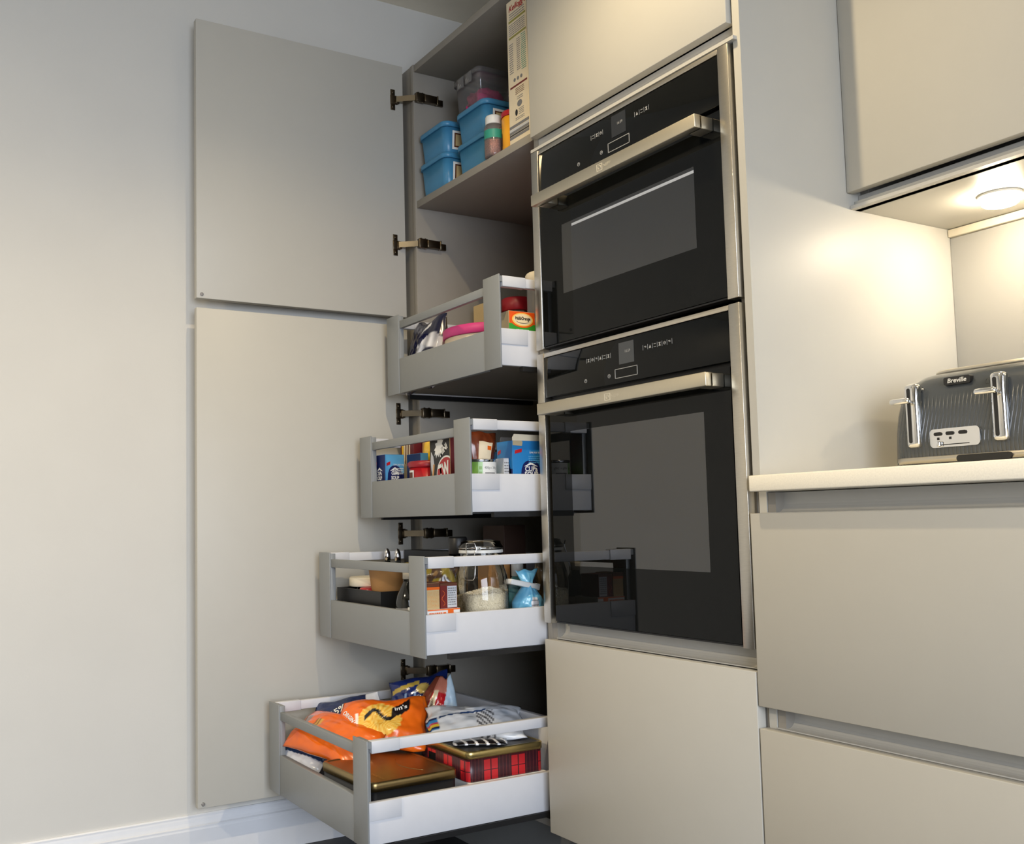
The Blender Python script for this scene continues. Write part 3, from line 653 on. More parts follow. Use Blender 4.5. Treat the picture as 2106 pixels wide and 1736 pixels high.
# ------------------------------------------------------------------ first (highest) drawer
F1 = 1.165+.0212
NV, WH = srgb(13, 16, 50), srgb(222, 222, 226)
def cf(u, v, s):
    st = abs(v+.25-.5*math.sin(u*2.4)) < .20
    if st: return mix(WH, srgb(150, 150, 156), .5+.5*math.sin(u*17))
    if noise.noise(Vector((u*4, v*4, 3))) > .42: return WH
    return NV
o, on = bag('navy_packet', 'crumpled navy and white film packet in the highest drawer', 'packet', .150, .205, .062, (-.480, -.012, F1+.083), (math.radians(76), math.radians(-3), math.radians(4)), cf, 5)
t = thing('sweet_tub', (-.298, .078, F1), 'round white tub with a bright pink lid in the highest drawer', 'tub')
MB().lathe([(.112, .0005), (.115, .003), (.120, .096)], n=48).build('tub', C['cream'], t)
MB().lathe([(.1225, .0965), (.1245, .098), (.1245, .118), (.122, .121), (.10, .121)], n=48).build('lid', C['pink'], t)
for k, m in ((0, C['crimson']), (1, M['black'])):
    a0 = math.radians(-118+k*4); MB().add([(.1212*math.cos(a0+d_), .1212*math.sin(a0+d_), z) for d_, z in ((0, .080), (.03, .079), (.05, .088), (.02, .091))], [(0, 1, 2, 3)]).build('print', m, t)
hb = carton('vitamin_box', -.095, -.0485, -.038, .035, F1, 1.3015, 'orange and green vitamin box with oval logo in the highest drawer', 'box', (C['beige'], C['beige'], C['halib'], C['halib']))
H = 1.3015-F1
patch(hb, 'r', -.0364, .0364, .001, H-.029, C['green'])
for k, (rx, ry, m) in enumerate(((.0345, .0185, C['halib']), (.029, .0155, C['haliby']), (.0255, .0130, C['haliby2']))): patch(hb, 'r', 0, 0, 0, 0, m, 'logo_oval', k=2+k, poly=circ(.001, H-.019, rx, ry, 32))
ptext(hb, 'r', 'HalibOrange', .0105, .001, H-.0165, M['black'], k=6, bold=.0003, sx=.78)
patch(hb, 'r', 0, 0, 0, 0, M['black'], 'smile', k=6, poly=[(.001+.019*math.sin(a), H-.0205-.0075*math.cos(a)) for a in [math.radians(-70+k*10) for k in range(15)]]+[(.001+.019*math.sin(a), H-.021-.0060*math.cos(a)) for a in [math.radians(70-k*10) for k in range(15)]])
textlines(hb, 'r', -.016, .018, H-.050, H-.038, 1, M['white'], 14, 2)
yb = carton('pale_yellow_box', -.530, -.470, .172, .212, F1, 1.425, 'pale yellow box standing behind the pink-lidded tub', 'box', (C['beige'], C['tan'], C['beige'], C['tan']))
patch(yb, 'f', -.029, .029, .10, .17, C['cream'])
t = thing('storage_jar', (-.455, .268, F1), 'tall clear jar with a red lid at the back of the highest drawer', 'jar')
MB().lathe([(.040, .0005), (.044, .004), (.044, .205), (.036, .215)], n=28).build('jar', M['glass'], t)
MB().lathe([(.041, .2155), (.043, .218), (.043, .250), (.040, .253)], n=28).build('lid', C['crimson'], t)
MB().lathe([(.039, .005), (.039, .14), (.02, .146)], n=24).build('contents', C['brown'], t)
t = thing('white_jar', (-.118, .125, F1), 'jar with a wide cream lid showing above the highest drawer rail', 'jar')
MB().lathe([(.046, .0005), (.050, .004), (.050, .196), (.044, .206)], n=32).build('jar', M['poly'], t)
MB().lathe([(.0515, .207), (.053, .209), (.053, .228), (.050, .232), (.02, .232)], n=32).build('lid', M['ivory'], t)
MB().lathe([(.044, .005), (.044, .12), (.02, .125)], n=24).build('contents', C['beige'], t)

# ------------------------------------------------------------------ second drawer
F2 = .838+.0212
def cupsoup(x0, x1, y0, y1, z1, label, rz=0, dark=False, up=0):
    t = carton('soup_box', x0, x1, y0, y1, F2, z1, label, 'box', (C['cupblue'], C['cupblue'] if dark else C['navy'], C['cupblue'] if dark else C['cuplight'], C['navy']), rz, 'blue soup boxes in the second drawer')
    h = z1-F2
    for face, w in (('f', (x1-x0)/2), ('r', (y1-y0)/2)):
        k = min(w/.036, 1.0); cz = h-.066+up; c = 0
        patch(t, face, 0, 0, 0, 0, C['cupdark'], 'logo_arch', k=1, poly=[(c+.030*k, cz-.03), (c+.026*k, cz+.002)]+[(c+.024*k*math.cos(a), cz+.004+.018*math.sin(a)) for a in [math.radians(10*q) for q in range(1, 18)]]+[(c-.026*k, cz+.002), (c-.030*k, cz-.03)])
        patch(t, face, 0, 0, 0, 0, M['white'], 'logo_roof', k=2, poly=[(c-.019*k, cz+.0075), (c-.008*k, cz+.013), (c, cz+.0175), (c+.008*k, cz+.013), (c+.019*k, cz+.0075), (c+.011*k, cz+.0085), (c, cz+.012), (c-.011*k, cz+.0085)])
        ptext(t, face, 'CUPa', .0155*max(k, .8), c, cz+.0015, M['white'], k=3, bold=.0004, sx=.95*k)
        ptext(t, face, 'SOUP', .0155*max(k, .8), c, cz-.0105, M['white'], k=3, bold=.0004, sx=.95*k)
        patch(t, face, 0, 0, 0, 0, C['red'], 'brand_flag', k=2, poly=[(-w*.88, h-.030), (-w*.50, h-.026), (-w*.48, h-.018), (-w*.86, h-.022)])
        patch(t, face, w*.55, w*.97, cz-.025, cz+.002, C['cupdark'], 'picture', k=1)
    ptext(t, 'r', 'Love your mug', .0085, .012*min(1, (y1-y0)/.06), h-.026, M['white'], k=3, shear=.35, sx=.62)
    textlines(t, 'r', -.006, (y1-y0)/2-.003, h-.052, h-.034, 4, C['cuplight'] if dark else M['white'], 3, 2)
    return t
cupsoup(-.536, -.474, -.144, -.088, 1.000, 'blue soup box in the left corner of the second drawer', math.radians(2), up=.016)
cupsoup(-.466, -.392, -.084, -.0615, .999, 'blue soup box behind the red tub in the second drawer', 0, up=.022)
big = cupsoup(-.112, -.0485, -.038, .062, 1.004, 'large bright blue soup box with torn top in the second drawer', 0, dark=True)
MB().prism([(-.049, .1447), (.049, .1447), (.049, .158), (-.044, .1595), (-.049, .152)], 'x', .0300, .0312).build('torn_flap', C['cream'], big)
MB().prism([(-.049, .134), (-.024, .133), (-.022, .142), (-.026, .1447), (-.049, .1447)], 'x', .0318, .0325).build('torn_flap', C['beige'], big)
sm = cupsoup(-.205, -.135, -.018, .030, .985, 'open blue soup box with a grey flap behind the tin', 0, dark=True)
MB().prism([(-.0235, .1255), (.0235, .1255), (.0235, .160), (-.014, .160)], 'x', .030, .0312).build('flap', C['gray'], sm)
gc = carton('grey_carton', -.105, -.058, -.0555, -.0415, F2, .9645, 'narrow grey carton squeezed between the tin and the big blue box', 'box', (C['lgray'], C['lgray'], C['lgray'], C['gray']))
textlines(gc, 'r', -.006, .006, .02, .098, 12, C['gray'], 21)
t = thing('red_tub', (-.333, -.0985, F2), 'round red plastic tub with a pictured label in the second drawer', 'tub')
MB().lathe([(.038, .0005), (.041, .003), (.0435, .098)], n=36).build('tub', C['red'], t)
MB().lathe([(.0455, .0985), (.0465, .100), (.0465, .112), (.043, .1145)], n=36).build('lid', C['crimson'], t)
def arc_patch(r, a0, a1, z0, z1, m, name, t, n=8):
    return MB().add([(r*math.cos(math.radians(lerp(a0, a1, k/n))), r*math.sin(math.radians(lerp(a0, a1, k/n))), z) for z in (z0, z1) for k in range(n+1)], [(k, k+1, n+2+k, n+1+k) for k in range(n)], True).build(name, m, t, recalc=False)
arc_patch(.0436, -150, -112, .055, .096, C['lgray'], 'label', t); arc_patch(.0440, -118, -78, .060, .092, M['white'], 'label', t); arc_patch(.0443, -112, -84, .065, .087, C['brown'], 'picture', t)
pk = carton('pasta_box', -.553, -.480, -.055, -.018, F2, 1.040, 'burgundy and yellow pasta box behind the soup box', 'box', (C['burgundy'], C['burgundy'], C['burgundy'], C['yellow']))
hp = 1.040-F2
patch(pk, 'f', -.029, -.020, .02, hp-.004, C['yellow']); patch(pk, 'f', -.020, .016, .02, hp-.004, C['beige'])
for k in range(5): patch(pk, 'f', 0, 0, 0, 0, C['brown'] if k % 2 else C['cream'], 'picture', k=2, poly=[(-.018+k*.0066, .12), (-.013+k*.0066, .12), (-.010+k*.0066, hp-.01), (-.015+k*.0066, hp-.01)])
def cf(u, v, s):
    if v < -.62: return srgb(120, 20, 28) if math.sin(u*60) > -.4 else srgb(200, 110, 40)
    if v > .55: return srgb(196, 150, 90)
    return srgb(244, 196, 20)
o, on = bag('yellow_packet', 'bright yellow film packet between the pasta box and the black box', 'packet', .175, .085, .024, (-.425, -.036, F2+.088), (0, math.radians(-90), math.radians(90)), cf, 9, rough=.5)
mn = carton('biscuit_box', -.2485, -.1545, -.1385, -.092, F2, 1.036, 'black box reading MINI with a red circle in the second drawer', 'box', (C['tan'], M['black'], C['burgundy'], M['black']))
hm_ = 1.036-F2
leaf = []
for k in range(22):
    a = math.pi*2*k/22; r_ = .017 if k % 2 else .026
    leaf.append((-.004+r_*math.cos(a)*.75+.010*math.sin(a), hm_-.036+r_*math.sin(a)*1.05))
patch(mn, 'f', 0, 0, 0, 0, M['white'], 'leaf_print', poly=leaf)
patch(mn, 'f', 0, 0, 0, 0, C['lgray'], 'leaf_print', poly=[(-.040, .13), (-.030, .118), (-.026, .098), (-.030, .080), (-.036, .075), (-.040, .088), (-.043, .108)])
patch(mn, 'f', 0, 0, 0, 0, M['white'], 'ring_print', k=1, poly=[(min(p[0], .0465), p[1]) for p in circ(.030, .072, .045, .046, 40)])
patch(mn, 'f', 0, 0, 0, 0, C['red'], 'circle_print', k=2, poly=[(min(p[0], .0465), p[1]) for p in circ(.030, .071, .042, .043, 40)])
ptext(mn, 'f', 'MINI', .020, .018, .131, M['white'], k=3, ang=math.radians(30), bold=.0008)
ptext(mn, 'f', 'TW', .046, .020, .082, M['white'], k=4, ang=math.radians(12), bold=.0022, sx=.62)
patch(mn, 'f', 0, 0, 0, 0, C['kraft'], 'stick_print', k=3, poly=[(-.036, .070), (-.029, .075), (-.024, .10), (-.030, .10)])
# brown spice packet with a cream label
def cf(u, v, s): return mix(srgb(118, 56, 28), srgb(78, 34, 20), .5+.5*noise.noise(Vector((u*5, v*5, 1))))
o, on = bag('spice_packet', 'brown spice packet with a cream printed label behind the tin', 'packet', .172, .078, .036, (-.150, -.060, F2+.0865), (math.radians(90), math.radians(-86), math.radians(90)), cf, 12, rough=.6)
me_ = MB(); n_ = 12
for i in range(n_+1):
    for j in range(5): me_.v.append(on(lerp(.008, .062, i/n_), lerp(-.024+.008*(1-i/n_), .014+.006*(1-i/n_), j/4), .0008))
for i in range(n_):
    for j in range(4): me_.f.append([i*5+j, (i+1)*5+j, (i+1)*5+j+1, i*5+j+1]); me_.mi.append(0); me_.s.append(True)
me_.build('label', C['cream'], o)
pb = MB()
for i in range(3):
    for j in range(2): pb.v.append(on(lerp(.044, .054, i/2), lerp(-.020, -.008, j), .0013))
for i in range(2): pb.f.append([i*2, i*2+2, i*2+3, i*2+1]); pb.mi.append(0); pb.s.append(True)
pb.build('label_print', C['orange'], o)
t = thing('food_tin', (-.0885, -.1005, F2), 'food tin with a green and white label in the second drawer', 'tin')
MB().lathe([(.036, .0005), (.0375, .002), (.0375, .004), (.0366, .006), (.0366, .097), (.0375, .099), (.0375, .1025), (.035, .1025), (.0345, .099), (.01, .099)], n=40).build('can', C['silver'], t)
MB().lathe([(.0369, .007), (.0369, .096)], n=60, cap=(False, False)).build('label', C['tingreen'], t)
arc_patch(.0371, -22, 62, .0072, .0958, M['white'], 'label', t, 14); arc_patch(.0372, -38, -22, .0072, .0958, C['palegreen'], 'label', t, 6)
for k, (tx, sz, z) in enumerate((('400g e  240g', .0075, .083),)):
    text(tx, sz, C['gray'], t, (0, 0, 0), X, Y, warp=lambda a, b, z=z: Vector((.0374*math.cos((a+.007)/.0372), .0374*math.sin((a+.007)/.0372), z+b)), sx=.9)
for k in range(5): arc_patch(.0374, -14, 30+8*math.sin(k*2), .070-k*.007, .0725-k*.007, C['gray'], 'small_print', t, 6)
for k in range(3): arc_patch(.0374, -35, -25, .055+k*.012, .062+k*.012, C['tingreen'], 'label_print', t, 4)
arc_patch(.0374, -36, -24, .026, .040, C['kraft'], 'label_print', t, 4)

# ------------------------------------------------------------------ third drawer
F3 = .541+.0212
t = thing('black_tray', (-.4215, -.155, F3), 'open black plastic tray holding jars in the third drawer', 'tray')
mb = MB().box(-.1235, .1235, -.095, .095, .0005, .004)
mb.box(-.1235, -.1195, -.095, .095, .004, .1015).box(.1195, .1235, -.095, .095, .004, .1015).box(-.1195, .1195, -.095, -.091, .004, .1015).box(-.1195, .1195, .091, .095, .004, .1015)
mb.build('tray', M['black'], t)
ZT = F3+.0042
def lidjar(name, x, y, rb, rl, zb, zl0, zl1, mb_, ml, label, ribs=0):
    t = thing(name, (x, y, zb), label, 'jar')
    MB().lathe([(rb-.004, .0005), (rb, .004), (rb, zl0-zb-.008), (rb-.005, zl0-zb-.001)], n=28).build('jar', mb_, t)
    MB().lathe([(rl-.001, zl0-zb), (rl, zl0-zb+.002), (rl, zl1-zb-.003), (rl-.003, zl1-zb)], n=36).build('lid', ml, t)
    return t
lidjar('spread_jar', -.487, -.186, .034, .052, ZT, .667, .690, M['glass'], M['ivory'], 'jar with a wide ivory lid in the black tray')
lidjar('red_lid_jar', -.424, -.2125, .022, .029, ZT, .648, .6665, M['glass'], C['red'], 'small jar with a bright red lid in the black tray')
t = thing('paper_cup', (-.352, -.193, ZT), 'brown kraft paper cup standing in the black tray', 'cup')
MB().lathe([(.034, .0005), (.036, .002), (.0555, .150), (.0575, .151), (.0575, .155), (.0555, .156), (.053, .151), (.034, .006)], n=40).build('cup', C['kraft'], t)
def bottle(name, x, y, z0, prof, m, label, parts):
    t = thing(name, (x, y, z0), label, 'bottle'); MB().lathe(prof, n=28).build('bottle', m, t)
    for nm, p, mm in parts: MB().lathe(p, n=24).build(nm, mm, t)
    return t
for k, (x, y) in enumerate(((-.512, -.122), (-.462, -.118))):
    bottle('silver_capped_bottle', x, y, ZT, [(.014, .0005), (.018, .003), (.018, .13), (.009, .150), (.008, .160)], C['darkglass'],
           'dark bottle with a pointed silver cap, %s of the pair in the tray' % ('left' if k == 0 else 'right'), [('cap', [(.0085, .1605), (.0085, .172), (.0075, .182), (.004, .190), (.001, .192)], C['silver'])])
bottle('sauce_bottle', -.192, -.232, F3, [(.026, .0005), (.030, .004), (.030, .085), (.027, .098), (.018, .118), (.013, .128), (.013, .135)], C['darkglass'], 'dark sauce bottle with a beige neck behind the drawer post',
       [('neck_sleeve', [(.0138, .1355), (.0138, .152), (.012, .156)], M['ivory']), ('label', [(.0304, .020), (.0304, .072)], C['gray'])])
bk = carton('black_box', -.545, -.310, -.055, -.010, F3, .752, 'long black box behind the tray in the third drawer', 'box', (M['black'],)*4)
gp = carton('leaf_print_box', -.548, -.478, -.0875+.028, -.0565, F3, .60, 'small black box with a green tip in the third drawer', 'box', (M['black'],)*4) if False else None
t = thing('herb_pot', (-.505, -.085, ZT), 'black pot with a green sprig tip in the black tray', 'pot')
MB().lathe([(.014, .0005), (.020, .003), (.021, .112), (.018, .113)], n=24).build('pot', M['black'], t)
MB().prism([(-.010, .112), (.010, .112), (.006, .118), (0, .128), (-.006, .119)], 'y', -.0015, .0015).build('sprig', C['green'], t)
fb = carton('flat_box', -.135, -.0475, -.2665, -.1855, F3, .6395, 'flat white and orange box lying in the third drawer', 'box', (M['white'],)*4)
patch(fb, 'r', .010, .024, .060, .075, C['orange']); textlines(fb, 'r', -.036, .006, .064, .073, 1, C['orange'], 31); patch(fb, 'r', -.040, .040, .0745, .077, C['orange'], k=2)
e1 = carton('tan_box', -.115, -.0495, -.2655, -.2345, .6395, .6955, 'tan printed box with a rust stripe standing on the flat box', 'box', (C['tan'], C['brown'], C['tan'], C['brown']))
patch(e1, 'r', -.0155, .0155, .041, .047, C['orange']); patch(e1, 'r', -.0155, .0155, .047, .0556, C['brown']); textlines(e1, 'r', -.014, .014, .004, .038, 12, C['kraft'], 32)
e2 = carton('dark_red_box', -.115, -.0495, -.2325, -.1905, .6395, .6935, 'dark red box with a white text panel standing on the flat box', 'box', (C['darkred'],)*4)
patch(e2, 'r', -.004, .0195, .002, .0475, C['lgray']); textlines(e2, 'r', -.002, .0175, .006, .045, 8, C['gray'], 33, 2); patch(e2, 'r', -.021, .021, .049, .0538, C['brown'])
MB().tube([Vector((.0331, -.014+.004*math.sin(k*1.1), .006+k*.0036)) for k in range(10)], .0005, 5).build('scroll_print', C['orange'], e2)
def cf(u, v, s):
    n1 = noise.noise(Vector((u*2.6, v*2.6, 4)))
    return srgb(122, 108, 34) if n1 > .05 else (srgb(60, 40, 26) if n1 > -.3 else srgb(120, 90, 50))
o, on = bag('yellow_brown_bag', 'yellow and brown crumpled bag behind the small boxes', 'bag', .125, .15, .040, (-.196, -.170, F3+.092), (math.radians(86), 0, math.radians(52)), cf, 17)
# clip-top jar with rice
JC = (-.122, -.082); t = thing('clip_top_jar', (*JC, F3), 'large glass clip-top jar half full of rice', 'jar')
MB().lathe([(.050, .0005), (.058, .004), (.061, .012), (.061, .118), (.058, .140), (.051, .162), (.0475, .172), (.0475, .190)], n=48, cap=(True, False)).build('jar', M['glass'], t)
MB().lathe([(.0505, .1905), (.0505, .194), (.0505, .196), (.0495, .197)], n=48, cap=(False, False)).build('seal', M['whitepl'], t)
MB().lathe([(.0495, .1975), (.0510, .199), (.0510, .204), (.046, .210), (.045, .216), (.030, .219)], n=48).build('lid', M['glass'], t)
ca_ = math.radians(-56); cd_ = Vector((math.cos(ca_), math.sin(ca_), 0)); ct_ = Vector((-math.sin(ca_), math.cos(ca_), 0))
def J(a, r_, z): return cd_*r_+ct_*a+Z*z
def circle_pts(r_, z, n=32): return [Vector((r_*math.cos(2*math.pi*k/n), r_*math.sin(2*math.pi*k/n), z)) for k in range(n)]
MB().tube(circle_pts(.0485, .181), .0012, 6, True).build('wire_band', M['chrome'], t)
MB().tube(circle_pts(.0518, .2015), .0012, 6, True).build('wire_band', M['chrome'], t)
MB().tube([J(-.013, .053, .201), J(-.010, .056, .213), J(.010, .056, .213), J(.013, .053, .201), J(.009, .056, .188), J(.014, .062, .172), J(.013, .066, .138), J(.009, .067, .132), J(-.009, .067, .132), J(-.013, .066, .138), J(-.014, .062, .172), J(-.009, .056, .188)], .0011, 6, True).build('wire_clip', M['chrome'], t)
# rice: a heap of grains
rnd = random.Random(4); mb = MB()
def heap(x, y): return .094+.018*math.exp(-((x-.012)**2+(y-.01)**2)/.0022)+.003*noise.noise(Vector((x*60, y*60, 0)))
NR = 14; vs = [(0, 0, heap(0, 0)-.001)]; fs = []
for i in range(1, NR+1):
    for k in range(36):
        r_ = .0585*i/NR; a = 2*math.pi*k/36; vs.append((r_*math.cos(a), r_*math.sin(a), heap(r_*math.cos(a), r_*math.sin(a))-.001))
for k in range(36):
    fs.append((0, 1+k, 1+(k+1) % 36))
    for i in range(NR-1): fs.append((1+i*36+k, 1+(i+1)*36+k, 1+(i+1)*36+(k+1) % 36, 1+i*36+(k+1) % 36))
b0 = len(vs)
for k in range(36): a = 2*math.pi*k/36; vs.append((.0585*math.cos(a), .0585*math.sin(a), .010))
for k in range(36): fs.append((1+(NR-1)*36+k, b0+k, b0+(k+1) % 36, 1+(NR-1)*36+(k+1) % 36))
mb.add(vs, fs, True)
for g in range(3600):
    a = rnd.uniform(0, 2*math.pi)
    if g % 3 == 0:
        r_ = .0585*math.sqrt(rnd.random()); p = Vector((r_*math.cos(a), r_*math.sin(a), heap(r_*math.cos(a), r_*math.sin(a))))
    else: p = Vector((.0586*math.cos(a), .0586*math.sin(a), rnd.uniform(.045, heap(.0585*math.cos(a), .0585*math.sin(a)))))
    if g % 3: d_ = (Vector((-math.sin(a), math.cos(a), 0))*rnd.uniform(-1, 1)+Z*rnd.uniform(-1, 1)).normalized()
    else: d_ = Vector((rnd.uniform(-1, 1), rnd.uniform(-1, 1), rnd.uniform(-.3, .3))).normalized()
    e1_ = d_.orthogonal().normalized(); e2_ = d_.cross(e1_); l_ = .0032; w_ = .0009
    mb.add([p+d_*l_, p-d_*l_, p+e1_*w_, p-e1_*w_, p+e2_*w_, p-e2_*w_], [(0, 2, 4), (0, 4, 3), (0, 3, 5), (0, 5, 2), (1, 4, 2), (1, 3, 4), (1, 5, 3), (1, 2, 5)], True)
o = mb.build('rice', C['rice']); o.location = (*JC, F3); tag(o, 'pale long-grain rice filling the lower half of the clip-top jar', 'rice', kind='stuff')
bottle('grinder', -.226, -.080, F3, [(.018, .0005), (.022, .003), (.021, .17), (.017, .184)], M['glass'], 'glass grinder with a tall black cap behind the clip-top jar', [('cap', [(.0215, .1845), (.0225, .187), (.0225, .222), (.020, .226)], M['black']), ('contents', [(.018, .004), (.018, .13), (.01, .134)], C['dgray'])])
kb = carton('kraft_box', -.275, -.215, .005, .060, F3, .735, 'plain brown box seen through the clip-top jar', 'box', (C['kraft'],)*4)
bottle('green_bottle', -.163, .045, F3, [(.022, .0005), (.027, .004), (.027, .09), (.020, .118), (.013, .130)], mat('blue_green_plastic', srgb(70, 120, 130), .15), 'blue-green bottle with a white cap behind the clip-top jar', [('cap', [(.0145, .1305), (.0145, .158), (.013, .160)], M['whitepl'])])
cbx = carton('carton_box', -.372, -.275, .085, .150, F3, .812, 'tall grey and brown carton in the dark back of the third drawer', 'box', (C['umber'], C['gray'], C['umber'], C['umber']))
patch(cbx, 'f', -.048, .048, .215, .2495, C['umber'])
patch(cbx, 'f', -.008, .048, .1, .215, C['umber'])
# blue bag closed with a white clip
def cf(u, v, s):
    if -.75 < u < .18 and abs(v+.05) < .30*(1-.55*max(0, u+.2)): return srgb(206, 206, 212) if math.sin(u*46) > -.2 else srgb(120, 120, 126)
    return mix(srgb(70, 148, 190), srgb(130, 190, 216), .5+.5*noise.noise(Vector((u*4, v*4, 2))))
def neck(p, u, v):
    k = 1-.72*max(0, min(1, (u-.05)/.45))+.45*max(0, (u-.62)/.38)
    return Vector((p.x, p.y*k, p.z*(1.0 if u < .2 else max(.45, 1-(u-.2)*1.2))))
o, on = bag('blue_bag', 'light blue film bag with a gathered neck in the third drawer', 'bag', .152, .092, .052, (-.080, .014, F3+.073), (0, math.radians(-90), math.radians(0)), cf, 23, warp=neck)
o.rotation_euler = Matrix(((0, 0, 1), (0, 1, 0), (1, 0, 0))).to_euler(); o.scale = (1, -1, 1)
o.data.flip_normals()
cl = MB().box(-.012, .012, -.036, .040, -.006, .006, .002).box(-.010, .010, .036, .046, -.0075, .0075, .002).build('bag_clip', M['whitepl']); cl.location = (-.076, -.004, F3+.118); cl.rotation_euler = (math.radians(-12), 0, 0); tag(cl, 'white plastic bag clip across the neck of the blue bag', 'clip')
def cf(u, v, s): return mix(srgb(92, 74, 44), srgb(46, 38, 26), .5+.5*noise.noise(Vector((u*6, v*6, 7))))
o, on = bag('brown_film_bag', 'dull brown film bag at the right end of the third drawer', 'bag', .17, .11, .06, (-.105, .112, F3+.088), (0, math.radians(-90), 0), cf, 29)

# ------------------------------------------------------------------ lowest drawer
F4 = .179+.0212
t = thing('gold_tin', (-.182, -.297, F4), 'flat black tin with a gold lid at the front of the lowest drawer', 'tin', rz=math.radians(2))
MB().loft([ring(rrect(-.117, .117, -.1015, .1015, .012, 5), .0005), ring(rrect(-.118, .118, -.1025, .1025, .012, 5), .003), ring(rrect(-.118, .118, -.1025, .1025, .012, 5), .080)]).build('tin', M['black'], t)
lid = MB().loft([ring(rrect(-.1205, .1205, -.105, .105, .014, 6), .079), ring(rrect(-.1205, .1205, -.105, .105, .014, 6), .0945), ring(rrect(-.1185, .1185, -.103, .103, .013, 6), .0975), ring(rrect(-.112, .112, -.0965, .0965, .010, 6), .0975), ring(rrect(-.111, .111, -.0955, .0955, .010, 6), .0962)]).build('lid', C['goldtin'], t)
text('COLLECTION', .0085, C['goldlid'], lid, (.070, -.066, .0966), X, Y, bold=.0001, sx=1.15)
MB().tube([(-.04+.01*k, .02+.0006*(k-6)**2, .0963) for k in range(13)], .0006, 5).build('embossed_line', C['goldtin'], lid)
wb = carton('white_gift_box', -.262, -.050, -.170, .030, F4, .2665, 'white box with dark script under the tartan tin', 'box', (M['white'],)*4)
MB().tube([Vector((.1066, -.02+.0048*k, .050+.006*math.sin(k*2.1)+.003*math.sin(k*.9))) for k in range(16)], .0009, 5).build('script_print', M['black'], wb)
textlines(wb, 'r', -.075, -.045, .046, .060, 3, C['brown'], 41)
# tartan tin
def tartan_mat():
    m = bpy.data.materials.new('tartan_print'); m.use_nodes = True; nt = m.node_tree; N = nt.nodes; L = nt.links; b = N['Principled BSDF']; b.inputs['Roughness'].default_value = .35
    tc = N.new('ShaderNodeTexCoord'); sp = N.new('ShaderNodeSeparateXYZ'); L.new(tc.outputs['Object'], sp.inputs[0])
    def ma(op, a, c=None, clamp=False):
        n = N.new('ShaderNodeMath'); n.operation = op; n.use_clamp = clamp
        for i, q in enumerate((a, c)):
            if q is None: continue
            if isinstance(q, (int, float)): n.inputs[i].default_value = q
            else: L.new(q, n.inputs[i])
        return n.outputs[0]
    s = ma('ADD', sp.outputs[0], sp.outputs[1])            # runs round the corner
    ph = ma('FRACT', ma('ADD', ma('DIVIDE', s, .0715), 10.31))
    dark = ma('GREATER_THAN', ph, .50)                       # dark bands
    fine = ma('LESS_THAN', ma('ABSOLUTE', ma('SUBTRACT', ph, .25)), .022)
    edge = ma('LESS_THAN', ma('ABSOLUTE', ma('SUBTRACT', ma('FRACT', ma('MULTIPLY', ph, 8.0)), .5)), .06)
    hz = ma('LESS_THAN', ma('ABSOLUTE', ma('SUBTRACT', sp.outputs[2], .022)), .0010)
    top = ma('GREATER_THAN', sp.outputs[2], .044)
    line = ma('MAXIMUM', ma('MAXIMUM', fine, hz), top)
    mx1 = N.new('ShaderNodeMix'); mx1.data_type = 'RGBA'; mx1.inputs['A'].default_value = (*srgb(188, 34, 40), 1); mx1.inputs['B'].default_value = (*srgb(74, 20, 28), 1); L.new(line, mx1.inputs['Factor'])
    mx0 = N.new('ShaderNodeMix'); mx0.data_type = 'RGBA'; mx0.inputs['A'].default_value = (*srgb(58, 22, 30), 1); mx0.inputs['B'].default_value = (*srgb(104, 46, 44), 1); L.new(edge, mx0.inputs['Factor'])
    mx2 = N.new('ShaderNodeMix'); mx2.data_type = 'RGBA'; L.new(dark, mx2.inputs['Factor']); L.new(mx1.outputs['Result'], mx2.inputs['A']); L.new(mx0.outputs['Result'], mx2.inputs['B'])
    L.new(mx2.outputs['Result'], b.inputs['Base Color']); return m
C['tartan'] = tartan_mat()
t = thing('tartan_tin', (-.160, -.073, .2667), 'red tartan tin with a gold lid in the lowest drawer', 'tin')
MB().loft([ring(rrect(-.107, .107, -.0985, .0985, .016, 6), .0005), ring(rrect(-.108, .108, -.0995, .0995, .016, 6), .003), ring(rrect(-.108, .108, -.0995, .0995, .016, 6), .050)]).build('tin', C['tartan'], t)
lid = MB().loft([ring(rrect(-.1105, .1105, -.102, .102, .018, 6), .0495), ring(rrect(-.1105, .1105, -.102, .102, .018, 6), .0625), ring(rrect(-.1085, .1085, -.100, .100, .017, 6), .0650), ring(rrect(-.103, .103, -.0945, .0945, .014, 6), .0650), ring(rrect(-.102, .102, -.0935, .0935, .014, 6), .0636)]).build('lid', C['goldlid'], t)
MB().loft([ring(rrect(-.101, .101, -.0925, .0925, .013, 6), .0637), ring(rrect(-.101, .101, -.0925, .0925, .013, 6), .0640)]).build('lid_picture', C['dgray'], lid)
text('ALL BUTTER SHORTBREAD', .0065, C['cream'], t, (-.048, -.0996, .012), X, Z, sx=.9)
MB().box(-.062, -.030, -.1001, -.0996, .018, .038).build('picture', M['black'], t)

OR, WHT, BLK = srgb(236, 108, 22), srgb(232, 234, 238), srgb(24, 20, 22)
